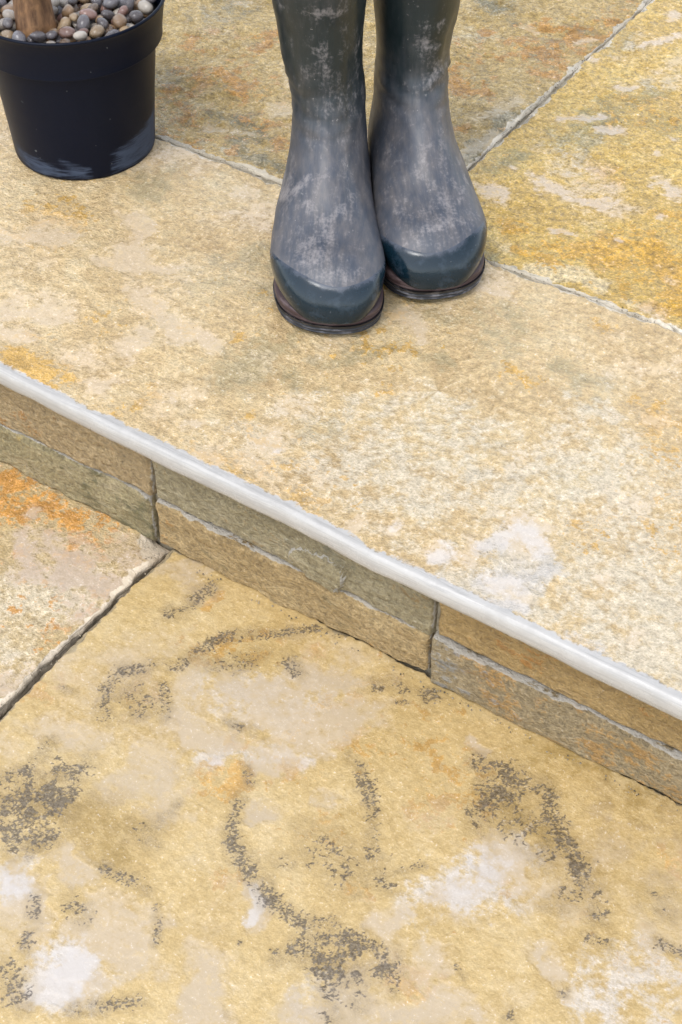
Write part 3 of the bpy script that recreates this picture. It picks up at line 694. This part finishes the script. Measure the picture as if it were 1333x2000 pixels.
# cleaned / scuffed patches near the base of the pot (angles measured from the camera side)
ang = np.arctan2(V[:, 1], V[:, 0]); camang = math.atan2(-POT[1], -POT[0])
da = np.degrees((ang - camang + np.pi) % (2 * np.pi) - np.pi)      # + is to the right seen from the camera
haze = np.full(len(V), -1.0)
zz = V[:, 2]
def patch(a0, a1, ztop0, ztop1, s=1.0):
    t = np.clip((da - a0) / (a1 - a0), 0, 1)
    top = ztop0 + (ztop1 - ztop0) * t
    e = np.minimum(np.minimum((da - a0) / 12, (a1 - da) / 8), np.minimum((top - zz) / .010, (zz - .003) / .004))
    global haze
    haze = np.maximum(haze, np.clip(e, -1, 1) * s)
patch(-75, 3, .036, .012, .75); patch(-24, 2, .030, .018, .9); patch(17, 80, .030, .055, .95)
mesh_obj('pot_body', V, F, M_pot, pot, attrs={'haze': haze})
rim_prof = [(.0868, .1275), (.0900, .1262), (.0925, .1262), (.0930, .1263), (.0934, .1265), (.0935, .1268), (.0935, .1274), (.0935, .1300),  (.0945, .140), (.0965, .152), (.0985, .164), (.1005, .1678), (.1012, .1690), (.1008, .1702), (.0995, .1708), (.0980, .1700), (.0968, .168), (.0945, .150), (.0900, .1300), (.0868, .1275)]
V, F = lathe(rim_prof, 128)
mesh_obj('rim', V, F, M_pot, pot, attrs={'haze': np.full(len(V), -1.)})

tree = empty('potted_tree', (POT[0], POT[1], .14))
tag(tree, 'small potted tree with bare brown stem rising from the pebbles', 'tree')
def bark_material():
    n = NT('bark'); a = n.noise(120, 7, .7, co=n.mapped((1, 1, .25))); b = n.noise(40, 4, .6)
    c = n.mix(n.step(a, .35, .65), lin((86, 60, 40)), lin((142, 106, 74)))
    c = n.mix(n.step(b, .5, .7, 0, .6), c, lin((166, 126, 86)))
    return n.finish(c, .6, n.bump(n.add(a, n.mul(b, .5)), 1, .002))
M_bark = bark_material()
sx, sy = at(66, 40, .165)
def tube(pts, radii, segs=14, seed=0, amp=.0):
    pts = np.array(pts, float); V = []
    for i, p in enumerate(pts):
        d = pts[min(i + 1, len(pts) - 1)] - pts[max(i - 1, 0)]; d = d / np.linalg.norm(d)
        s = np.cross(d, [0.31, .95, .1]); s /= np.linalg.norm(s); t = np.cross(d, s)
        a = np.linspace(0, 2 * np.pi, segs, endpoint=False)
        r = radii[i] * (1 + amp * fbm(np.cos(a) * 2 + i * .35, np.sin(a) * 2, 1.0, 3, seed))
        V.append(p + r[:, None] * (np.cos(a)[:, None] * s + np.sin(a)[:, None] * t))
    return np.concatenate(V), grid_faces(len(pts), segs, True)
rng = random.Random(5)
bx, by = sx - POT[0], sy - POT[1]
zs = np.linspace(0, .95, 40)
pts = [(bx + .004 * math.sin(z * 9), by + .004 * math.cos(z * 7) - .004, z) for z in zs]
V, F = tube(pts, [.0175 + .0045 * math.exp(-z / .03) - .007 * z / .95 for z in zs], 28, 3, .16)
trunk = mesh_obj('trunk', V, F, M_bark, tree)
tips = []
for k in range(9):
    a = k * 2.4; L = rng.uniform(.14, .24); z0 = .80 + .016 * k
    p0 = np.array([bx, by, z0]); dr = np.array([math.cos(a) * .75, math.sin(a) * .75, .55])
    bpts = [p0 + dr * L * t + np.array([0, 0, .02 * t * t]) for t in np.linspace(0, 1, 6)]
    V, F = tube(bpts, np.linspace(.006, .002, 6), 8)
    mesh_obj('limb', V, F, M_bark, tree)
    tips += [bpts[3], bpts[4], bpts[5]]
LV, LF = [], []
for t in tips:
    for _ in range(26):
        c = t + np.array([rng.gauss(0, .045), rng.gauss(0, .045), rng.gauss(.02, .04)])
        d = Vector((rng.gauss(0, 1), rng.gauss(0, 1), rng.gauss(.2, .6))).normalized(); s = d.orthogonal().normalized()
        s.rotate(Matrix.Rotation(rng.uniform(0, 6.28), 3, d)); l, w = rng.uniform(.03, .05), rng.uniform(.009, .014)
        nrm = d.cross(s); b = len(LV); c = Vector(c)
        LV += [c, c + d * l * .4 + s * w + nrm * .003, c + d * l, c + d * l * .4 - s * w + nrm * .003, c + d * l * .45]
        LF += [(b, b + 1, b + 4), (b + 1, b + 2, b + 4), (b + 2, b + 3, b + 4), (b + 3, b, b + 4)]
n = NT('leaf'); M_leaf = n.finish(n.mix(n.step(n.noise(30, 3), .35, .65), (.03, .07, .02), (.07, .12, .03)), .4)
cr = mesh_obj('crown', LV, LF, M_leaf, tree); cr['kind'] = 'stuff'
soil = mesh_obj('potting_soil', *lathe([(.0001, .142), (.05, .1425), (.0905, .142), (.0835, .131), (.0001, .131)], 48), soil_material('dark_compost', (30, 22, 16), (56, 44, 34)), None, loc=(POT[0], POT[1], 0))
tag(soil, 'dark potting compost under the pebbles inside the black pot', 'soil', kind='stuff')

def pebble_material():
    n = NT('wet_pebble')
    oi = n.t.nodes.new('ShaderNodeObjectInfo')
    rnd = oi.outputs['Random']
    off = n.t.nodes.new('ShaderNodeVectorMath'); off.operation = 'ADD'
    n.put(off.inputs[0], n.co)
    cx = n.t.nodes.new('ShaderNodeCombineXYZ'); n.put(cx.inputs[0], n.mul(rnd, 7.0)); n.put(cx.inputs[1], n.mul(rnd, 3.0)); n.put(off.inputs[1], cx.outputs[0])
    co = off.outputs[0]
    a, b, f = n.noise(90, 5, .6, co=co), n.noise(260, 4, .65, co=co), n.noise(700, 3, .6, co=co)
    c = n.mix(n.step(a, .4, .62, 0, .55), oi.outputs['Color'], n.mix(.5, oi.outputs['Color'], lin((150, 118, 90))))
    c = n.mix(n.step(b, .55, .7, 0, .4), c, lin((196, 186, 172)))
    c = n.mix(n.step(f, .58, .68, 0, .35), c, lin((60, 52, 48)))
    return n.finish(c, n.add(.10, n.ctr(b, .15)), n.bump(n.add(b, n.mul(f, .4)), .6, .0008), Coat_Weight=.5, Coat_Roughness=.06)
M_peb = pebble_material()
def pebble_mesh(seed):
    bm_v, bm_f = [], []
    nr, ns = 9, 14
    th = np.linspace(0, np.pi, nr + 1)[1:-1]; ph = np.linspace(0, 2 * np.pi, ns, endpoint=False)
    T, Pp = np.meshgrid(th, ph, indexing='ij')
    D = np.stack([np.sin(T) * np.cos(Pp), np.sin(T) * np.sin(Pp), np.cos(T)], -1).reshape(-1, 3)
    D = np.concatenate([D, [[0, 0, 1], [0, 0, -1]]])
    r_ = np.random.RandomState(seed)
    R = np.ones(len(D))
    for _ in range(7):                   # flattened facets
        nrm = r_.normal(size=3); nrm /= np.linalg.norm(nrm); h = r_.uniform(.72, .95)
        dd = D @ nrm
        R = np.where(dd > 0, np.minimum(R, h / np.maximum(dd, 1e-3) * .5 + R * .5), R)
    R = R * (1 + .06 * fbm(D[:, 0] * 1.3 + seed, D[:, 1] * 1.3 + D[:, 2], 1.0, 2, seed))
    V = D * R[:, None] * np.array([1.18, .92, .74]) * r_.uniform(.92, 1.08, 3)
    n0 = len(D) - 2
    F = [tuple(q) for q in grid_faces(nr - 1, ns, True)]
    F += [(n0, (j + 1) % ns, j) for j in range(ns)] + [(n0 + 1, (nr - 2) * ns + j, (nr - 2) * ns + (j + 1) % ns) for j in range(ns)]
    F = [tuple(reversed(f)) if len(f) == 4 else tuple(reversed(f)) for f in F]
    me = bpy.data.meshes.new('pebble'); me.from_pydata([tuple(v) for v in V], [], F); me.update()
    me.polygons.foreach_set('use_smooth', np.ones(len(me.polygons), dtype=bool)); me.materials.append(M_peb)
    return me
pmeshes = [pebble_mesh(300 + i) for i in range(10)]
KINDS = [('blue grey', [(92, 94, 104), (108, 110, 118), (76, 78, 88)], .34), ('tan', [(176, 142, 100), (160, 124, 84), (186, 158, 118)], .26),
         ('pale cream', [(206, 196, 180), (190, 180, 166)], .2), ('reddish pink', [(150, 104, 92), (164, 122, 110)], .12), ('dull brown', [(118, 92, 66), (104, 82, 62)], .08)]
def pebble_words(x, y, r):
    dx, dy = x - bx, y - by
    right, front = x * CR[0] + y * CR[1], -(x * CF[0] + y * CF[1]) / math.hypot(CF[0], CF[1])
    q = math.hypot(x, y)
    if math.hypot(dx, dy) < .034: zone = 'close beside the brown stem in the black pot'
    elif q > .072: zone = 'lying against the ' + ('front' if front > abs(right) else 'back' if -front > abs(right) else 'right' if right > 0 else 'left') + ' rim of the black pot'
    else: zone = 'between stem and rim on the ' + ('front' if front > abs(right) else 'back' if -front > abs(right) else 'right' if right > 0 else 'left') + ' side of the black pot'
    return ('small ' if r < .0064 else 'large ' if r > .0076 else 'medium '), zone
rs = np.random.RandomState(12)
stones = []
TR = .0185
for i in range(1500):
    best = None
    r = rs.uniform(.0054, .0086)
    for _ in range(14):
        a, q = rs.uniform(0, 2 * np.pi), math.sqrt(rs.uniform(0, 1)) * (.0935 - r)
        x, y = q * math.cos(a), q * math.sin(a)
        if math.hypot(x - bx, y - by) < TR + r * .8: continue
        z = .1425 + r * .7
        for (X_, Y_, Z_, R_) in stones:
            d2 = (X_ - x) ** 2 + (Y_ - y) ** 2; s = (R_ + r) * .90
            if d2 < s * s: z = max(z, Z_ + math.sqrt(s * s - d2) * .74)
        if best is None or z < best[2]: best = (x, y, z, r)
    if best is None: continue
    if best[2] + best[3] * .5 < .1715 - .0 * i: stones.append(best)
    if len(stones) >= 298: break
first = True
for (x, y, z, r) in stones:
    q = rs.rand(); acc = 0
    for cname, cols, w in KINDS:
        acc += w
        if q <= acc: break
    c = cols[rs.randint(len(cols))]
    o = bpy.data.objects.new('pebble', pmeshes[rs.randint(len(pmeshes))])
    COL.objects.link(o)
    o.location = (POT[0] + x, POT[1] + y, z); o.scale = (r, r, r)
    o.rotation_euler = (rs.normal(0, .35), rs.normal(0, .35), rs.uniform(0, 6.28))
    k = rs.uniform(.34, .78); o.color = (*[v * k for v in lin(c)], 1)
    sz, zone = pebble_words(x, y, r)
    tag(o, sz + cname + ' pebble ' + zone, 'pebble', sz + cname + ' pebbles ' + zone)

# ------------------------------------------------------------------ rubber boots
def catmull(P, n):
    P = np.array(P, float); Q = np.concatenate([[2 * P[0] - P[1]], P, [2 * P[-1] - P[-2]]])
    ts = np.linspace(0, len(P) - 1 - 1e-9, n); i = np.floor(ts).astype(int); t = (ts - i)[:, None]
    a, b, c, d = Q[i], Q[i + 1], Q[i + 2], Q[i + 3]
    return .5 * (2 * b + (c - a) * t + (2 * a - 5 * b + 4 * c - d) * t * t + (3 * b - a - 3 * c + d) * t ** 3), ts
ST = [  # top y,z  bottom y,z  half width  centre x
    (.160, .385, .014, .378, .0550, 0), (.152, .300, .020, .300, .0505, 0), (.143, .240, .027, .238, .0445, 0), (.137, .195, .031, .186, .0388, 0), (.137, .163, .024, .140, .0352, 0), (.144, .140, .013, .095, .0348, 0),
    (.156, .121, .005, .050, .0372, 0), (.171, .106, .014, .016, .0410, 0), (.186, .094, .066, .016, .0448, 0), (.202, .0832, .118, .016, .0488, 0), (.217, .0762, .160, .016, .0520, 0), (.230, .0722, .192, .016, .0535, 0)]
for th in np.radians([16, 30, 43, 55, 66, 75, 82, 87, 90]):
    s, c = math.sin(th), max(math.cos(th), .02)
    ST.append((.230 + .0555 * s,   .022 + .0502 * c ** .92, .192 + .0915 * s, .016, .0535 * c ** .70, 0))
NS, NA = 110, 72
def boot_surface(kx=0.0, off=0.0):
    S, ts = catmull(ST, NS)
    a = np.linspace(0, 2 * np.pi, NA, endpoint=False)           # 90 deg = top / front
    V = np.zeros((NS, NA, 3)); dust = np.zeros((NS, NA))
    for i, (ty, tz, by_, bz, hw, _) in enumerate(S):
        hw = max(hw, .002)
        foot = sstep(5.5, 8.5, ts[i])
        ct, sn = np.cos(a), np.sin(a)
        ex = 2.0 + np.where(sn < 0, 1.4 * foot, .08 * foot)
        cc = np.sign(ct) * np.abs(ct) ** (2 / ex); ss = np.sign(sn) * np.abs(sn) ** (2 / ex)
        my, mz, dy, dz = (ty + by_) / 2, (tz + bz) / 2, (ty - by_) / 2, (tz - bz) / 2
        V[i, :, 0] = hw * cc; V[i, :, 1] = my + dy * ss; V[i, :, 2] = mz + dz * ss
    V[:, :, 0] += kx * np.clip(V[:, :, 1] - .09, 0, 1) ** 2 / .19    # toes swing a little
    return V, ts, a
def nrm_grid(V):
    du = np.roll(V, -1, 1) - np.roll(V, 1, 1)
    dv = np.gradient(V, axis=0)
    n = np.cross(du, dv); l = np.linalg.norm(n, axis=-1, keepdims=True)
    n = n / np.maximum(l, 1e-12)
    ctr = V.mean(1, keepdims=True)
    sgn = np.sign(((V - ctr) * n).sum(-1).mean())
    return n * (sgn if sgn else 1)

def boot_material():
    n = NT('dusty_rubber')
    b, m, f = n.noise(22, 5, .6), n.noise(70, 6, .65), n.noise(350, 4, .6)
    st = n.noise(60, 6, .65, co=n.mapped((2.2, .5, .5), (0.3, 0, .2)))
    st2 = n.noise(90, 5, .65, co=n.mapped((2.6, 1, .35), (0, .35, 0)))
    d = n.attr('dust')
    dm = n.step(n.add(d, n.ctr(b, .28), n.ctr(m, .25), n.ctr(st, .42), n.ctr(st2, .34)), -.5, 1.15, .04, .95)
    c = n.mix(dm, lin((22, 33, 34)), n.mix(n.step(n.add(n.mul(st, .6), n.mul(b, .4)), .35, .65), lin((70, 75, 86)), lin((98, 94, 94))))
    sc = n.attr('scuff')
    sm = n.step(n.add(sc, n.ctr(m, 1.1), n.ctr(st, .9), n.ctr(f, .9)), -.05, 1.2, 0, .6)
    c = n.mix(sm, c, lin((150, 144, 142)))
    spk = n.mul(n.step(n.noise(240, 3, .6), .66, .72), n.step(b, .45, .6))
    c = n.mix(n.mul(spk, .45), c, lin((170, 164, 160)))
    rr = n.add(.34, n.mul(dm, .16), n.ctr(m, .12))
    return n.finish(c, rr, n.bump(n.add(n.mul(st2, .5), n.mul(f, .15), n.mul(m, .4)), .5, .0009), spec=.45)
def cap_material():
    n = NT('dark_teal_rubber'); b, m, f = n.noise(40, 5, .6), n.noise(90, 6, .65), n.noise(900, 2, .5)
    c = n.mix(n.step(n.add(n.ctr(b, 1), n.ctr(m, 1)), .05, .6, 0, .5), lin((10, 30, 40)), lin((56, 68, 80)))
    sp = n.step(n.noise(220, 3, .5), .70, .75, 0, .3)
    c = n.mix(sp, c, lin((140, 140, 140)))
    dd = n.step(n.add(n.attr('dust'), n.ctr(b, .5), n.ctr(m, .5)), .1, .9, 0, .9)
    c = n.mix(dd, c, lin((76, 81, 92)))
    return n.finish(c, n.add(.16, n.mul(dd, .3), n.ctr(m, .12)), n.bump(f, .4, .0002), spec=.45)
def sole_material(name, c1, c2, k=.5):
    n = NT(name); a, m = n.noise(160, 6, .7, co=n.mapped((.35, .35, 2))), n.noise(40, 5, .6)
    c = n.mix(n.step(n.add(n.ctr(a, 1.5), n.ctr(m, 1)), .0, .5, 0, k), lin(c1), lin(c2))
    return n.finish(c, .6, n.bump(a, .6, .0007))
M_boot, M_cap = boot_material(), cap_material()
M_welt, M_tread = sole_material('brown_rubber', (62, 46, 46), (104, 88, 86)), sole_material('dark_rubber', (34, 36, 42), (124, 122, 126), .75)
n = NT('boot_lining'); M_lin = n.finish(lin((60, 62, 54)), .9, n.bump(n.noise(900, 2), .5, .0005))

def footprint(n=120, inset=0.0, kx=0.0, rise=None):
    # outline of the sole: heel round, waist, broad round toe
    ky = [(.000, .000), (.004, .016), (.012, .026), (.028, .0335), (.055, .0345), (.095, .0330), (.135, .0375), (.170, .0455), (.200, .0515), (.225, .0540), (.245, .0522), (.261, .0465), (.274, .0355), (.2825, .0200), (.2855, .0000)]
    P, _ = catmull(ky, n // 2)
    R = np.concatenate([P, P[-2:0:-1] * np.array([1, -1])])
    x, y = R[:, 1].copy(), R[:, 0].copy()
    if inset:
        dx, dy = np.roll(x, -1) - np.roll(x, 1), np.roll(y, -1) - np.roll(y, 1)
        l = np.hypot(dx, dy) + 1e-9
        x, y = x - dy / l * inset, y + dx / l * inset
    x = x + kx * np.clip(y - .09, 0, 1) ** 2 / .19
    return x, y
def sole_mesh(layers, kx):
    V = []; xs, ys = None, None
    for z, ins in layers:
        x, y = footprint(140, ins, kx)
        tip = .0045 * sstep(.225, .29, y) * (1 - z / .03) if z < .03 else 0
        V.append(np.stack([x, y, z + tip], -1))
    n = len(V[0]); V = np.concatenate(V)
    F = [tuple(int(k) for k in q) for q in grid_faces(len(layers), n, True)]
    h = n // 2
    for base, flip in ((0, False), ((len(layers) - 1) * n, True)):
        for j in range(h):
            q = [base + j, base + j + 1, base + (n - j - 1) % n, base + (n - j) % n]
            q = [t for i_, t in enumerate(q) if t not in q[:i_]]
            if len(q) >= 3: F.append(tuple(q[::-1] if flip else q))
    return V, F

STREAKS = {1: [(.012, .100, .048, .062, .0035, .8), (.0, .078, -.022, .086, .004, .6), (.03, .098, .045, .07, .003, .4), (-.02, .11, -.03, .08, .003, .35)],
           -1: [(-.035, .072, .02, .066, .003, .45), (-.02, .165, -.004, .145, .004, .7), (.01, .20, .0, .17, .003, .4), (-.012, .09, -.016, .12, .003, .35)]}
def make_boot(loc, rz, label, kx, sign, scuffs, lean=(-.015, 0), shade=0.0):
    root = empty('rubber_boot', loc, rz)
    tag(root, label, 'boot', 'pair of muddy rubber boots standing on the slab')
    V, ts, a = boot_surface(kx)
    N = nrm_grid(V)
    T, Aa = np.meshgrid(ts, a, indexing='ij')
    sn = np.sin(Aa)
    x, y, z = V[..., 0], V[..., 1], V[..., 2]
    # relief: seams, front panel, folds
    disp = np.zeros(T.shape)
    front = sstep(.1, .6, sn)
    ridge = lambda d, w: np.exp(-(d / w) ** 2)
    seam = z - (.112 + .010 * (1 - (x / .04) ** 2)) 
    disp += .0009 * ridge(seam, .0022) * front * (T < 8)
    panel = sstep(.012, .004, np.abs(x) - .024) * sstep(.245, .238, z + .15 * x * sign) * sstep(.13, .15, z) * front
    disp -= .0013 * panel
    disp += .0010 * ridge(z + .15 * x * sign - .245, .003) * front
    fold = fbm(x * 1.2, z * 1.0, 34, 3, 70 + sign) * .0008 + fbm(x * 2.6 + y, z * .7, 40, 3, 77 + sign) * .0006
    for zc, am, ph in ((.131, .0010, 1), (.150, .0013, 2), (.170, .0008, 3), (.196, .0007, 4)):
        zz_ = z - zc - .10 * (x * sign) * (.5 - ph % 2) * 1.2 - .005 * fbm(x, x * 0 + ph, 30, 3, 60 + ph + sign)
        disp += 1.7 * am * (ridge(zz_, .0035) - ridge(zz_ + .006, .004)) * sstep(-.5, .5, sn) * (.5 + .5 * fbm(x, z, 25, 2, 90 + ph + sign)) * (T < 7)
    disp += fold * sstep(12, 9, T)
    disp += .0022 * fbm(x * .8 + .3 * sign, z, 11, 2, 80 + sign) * sstep(6.5, 2, T)
    V = V + N * disp[..., None]
    ln = np.clip(V[..., 2] - .12, 0, 1)
    V[..., 0] += lean[0] * ln; V[..., 1] += lean[1] * ln
    V[..., 2] = np.maximum(V[..., 2], .0205)
    dust = .8 * sstep(3.8, 6.6, T) - .3 * sstep(4.4, 2.6, T) - shade * sstep(4.6, 2, T)
    dust += .45 * sstep(2.2, .3, T)
    dust -= .35 * sstep(.15, -.3, sn)
    scuff = np.full(T.shape, -1.)
    for (xa_, za_, xb_, zb_, rr0, w) in STREAKS[sign]:
        L2 = (xb_ - xa_) ** 2 + (zb_ - za_) ** 2; tq = np.clip(((x - xa_) * (xb_ - xa_) + (z - za_) * (zb_ - za_)) / L2, 0, 1)
        scuff = np.maximum(scuff, (1 - np.hypot(x - xa_ - tq * (xb_ - xa_), z - za_ - tq * (zb_ - za_)) / rr0) * w)
    for (sx_, sz_, rx_, rz_, w) in scuffs:
        scuff = np.maximum(scuff, (1 - np.hypot((x - sx_) / rx_, (z - sz_) / rz_)) * w - (1 - w) * 0)
    scuff = np.clip(scuff, -1, 1)
    scuff = np.where(sn > 0, scuff, -1)
    V = np.concatenate([V, np.repeat(V[-1].mean(0)[None, None], NA, 1)]); dust = np.concatenate([dust, dust[-1:]]); scuff = np.concatenate([scuff, scuff[-1:]])
    vv = V.reshape(-1, 3); ff = grid_faces(NS + 1, NA, True)[:, ::-1]
    up_ = mesh_obj('boot_upper', vv, ff, M_boot, root, attrs={'dust': dust, 'scuff': scuff})
    # lining inside the open top
    S0 = V[0]; c0 = S0.mean(0)
    rings = [c0 + (S0 - c0) * np.array([sc, sc, 1]) + np.array([0, 0, dz]) for sc, dz in ((1, 0), (.985, .003), (.95, .003), (.93, 0))]
    for k in range(2, int(4.2 / ts[-1] * NS), 3):
        cm = V[k].mean(0); rings.append(cm + (V[k] - cm) * np.array([.92, .92, 1]))
    rings.append(np.repeat(rings[-1].mean(0)[None], NA, 0))
    mesh_obj('lining', np.concatenate(rings), grid_faces(len(rings), NA, True), M_lin, root)
    # toe cap: front of the same surface, 0.9 mm proud, its upper rim arched
    KT = 30
    Vc, _, _ = boot_surface(kx); Nc = nrm_grid(Vc)
    tmax = ts[-1]
    t0 = 14.55 + (-.9 * np.sin(a * 1.0 + 0) * 0)
    t_start = 10.6 + 4.0 * np.clip(np.sin(a), 0, 1) ** 1.3 - .55 * sign * np.cos(a) * np.clip(np.sin(a) + .3, 0, 1)
    G = np.zeros((KT, NA, 3)); GN = np.zeros((KT, NA, 3))
    for j in range(NA):
        tq = t_start[j] + (tmax - t_start[j]) * np.linspace(0, 1, KT)
        fi = tq / tmax * (NS - 1); i0 = np.clip(np.floor(fi).astype(int), 0, NS - 2); fr = (fi - i0)[:, None]
        G[:, j] = Vc[i0, j] * (1 - fr) + Vc[i0 + 1, j] * fr
        GN[:, j] = Nc[i0, j] * (1 - fr) + Nc[i0 + 1, j] * fr
    prof = np.full(KT, .0008); prof[0], prof[1], prof[2] = -.0004, .0002, .0006
    cdust = np.repeat(np.clip(.8 - np.arange(KT + 1) / 6.0, -1, 1)[:, None], NA, 1)
    G = G + GN * prof[:, None, None]
    G[..., 2] = np.maximum(G[..., 2], .0203)
    G = np.concatenate([G, np.repeat(G[-1].mean(0)[None, None], NA, 1)])
    mesh_obj('toe_cap', G.reshape(-1, 3), grid_faces(KT + 1, NA, True)[:, ::-1], M_cap, root, attrs={'dust': cdust})
    mesh_obj('welt', *sole_mesh([(.0125, .0046), (.0132, .0034), (.0165, .0027), (.0170, .0034), (.0176, .0027), (.0210, .0028), (.0226, .0033), (.0232, .0052), (.0238, .0120)], kx), M_welt, root)
    mesh_obj('sole', *sole_mesh([(0, .0058), (.0012, .0042), (.0034, .0034), (.0039, .0048), (.0050, .0046), (.0055, .0030), (.0082, .0025), (.0087, .0040), (.0096, .0038), (.0101, .0020), (.0130, .0016)], kx), M_tread, root)
    return root
_c = lambda x, y: tuple(_uv(x, y, 0.0012))
# the boots point towards the camera: local +y = toe
L_toe, R_toe = (-.0062, 1.107), (.0925, 1.1590)
def place(toe, ang, kx):                   # ang: direction of the toe in the levelled frame, measured from straight at the camera
    dx, dy = math.sin(ang), -math.cos(ang)
    heel = (toe[0] - .2855 * dx, toe[1] - .2855 * dy)
    w = _uv(dx, dy, 0)
    return _c(heel[0] - kx * .2 * dy, heel[1] + kx * .2 * dx), math.atan2(w[1], w[0]) - math.pi / 2
la, lr = place(L_toe, math.radians(-3.5), -.085)
ra, rr_ = place(R_toe, math.radians(8.0), .03)
make_boot(la, lr, 'muddy dark rubber boot further forward, nearer the slab edge', -.085, 1,
          [(.006, .070, .024, .012, .45), (-.012, .060, .03, .008, .5), (.02, .085, .02, .004, .5), (-.005, .248, .03, .006, .6), (0, .21, .02, .006, .35), (-.02, .17, .02, .04, .2)], lean=(.06, 0))
make_boot(ra, rr_, 'muddy dark rubber boot set further back, with pale smears up its shaft', .03, -1,
          [(-.010, .185, .014, .012, .65), (-.020, .160, .016, .02, .5), (-.012, .205, .010, .012, .45), (0, .07, .03, .02, .15), (-.015, .145, .03, .004, .4)], lean=(-.015, 0), shade=.08)

# ------------------------------------------------------------------ grit caught in the joints and along the foot of the riser
gr = np.random.RandomState(77)
GV, GF = [], []
def crumb(x, y, z, r):
    b = len(GV)
    for k, d in enumerate(((1, 0, 0), (-.8, .3, 0), (0, 1, .1), (.1, -.9, 0), (0, 0, .8), (0, 0, -.6))):
        q = np.array(d) * r * gr.uniform(.6, 1.2, 3); GV.append((x + q[0], y + q[1], z + q[2]))
    for i_, j_ in ((0, 2), (2, 1), (1, 3), (3, 0)):
        GF.append((b + i_, b + j_, b + 4)); GF.append((b + j_, b + i_, b + 5))
for _ in range(170):
    crumb(gr.uniform(-1.1, -.12), .7345 - abs(gr.normal(0, .004)), LOW + .0012, gr.uniform(.0005, .0014))
for _ in range(70):
    crumb(-.6866 + gr.normal(0, .004), gr.uniform(.42, .735), LOW + .0012 + (0 if gr.rand() < .5 else .002), gr.uniform(.0005, .0013))
for _ in range(110):
    crumb(gr.uniform(-1.0, -.15), 1.1088 + gr.normal(0, .003), .0002, gr.uniform(.0005, .0013))
for _ in range(90):
    crumb(-.658 + gr.normal(0, .003), gr.uniform(1.11, 1.7), .0002, gr.uniform(.0006, .0015))
for _ in range(60):
    crumb(gr.uniform(-1.0, -.2), gr.uniform(.75, 1.6), .0012, gr.uniform(.0004, .0009))
n = NT('grit'); M_grit = n.finish(n.mix(n.step(n.noise(90, 3), .4, .6), lin((74, 66, 50)), lin((150, 138, 116))), .7)
tag(mesh_obj('grit', GV, GF, M_grit, smooth=False), 'tiny crumbs of grit caught in the slab joints and along the riser foot', 'grit', kind='stuff')
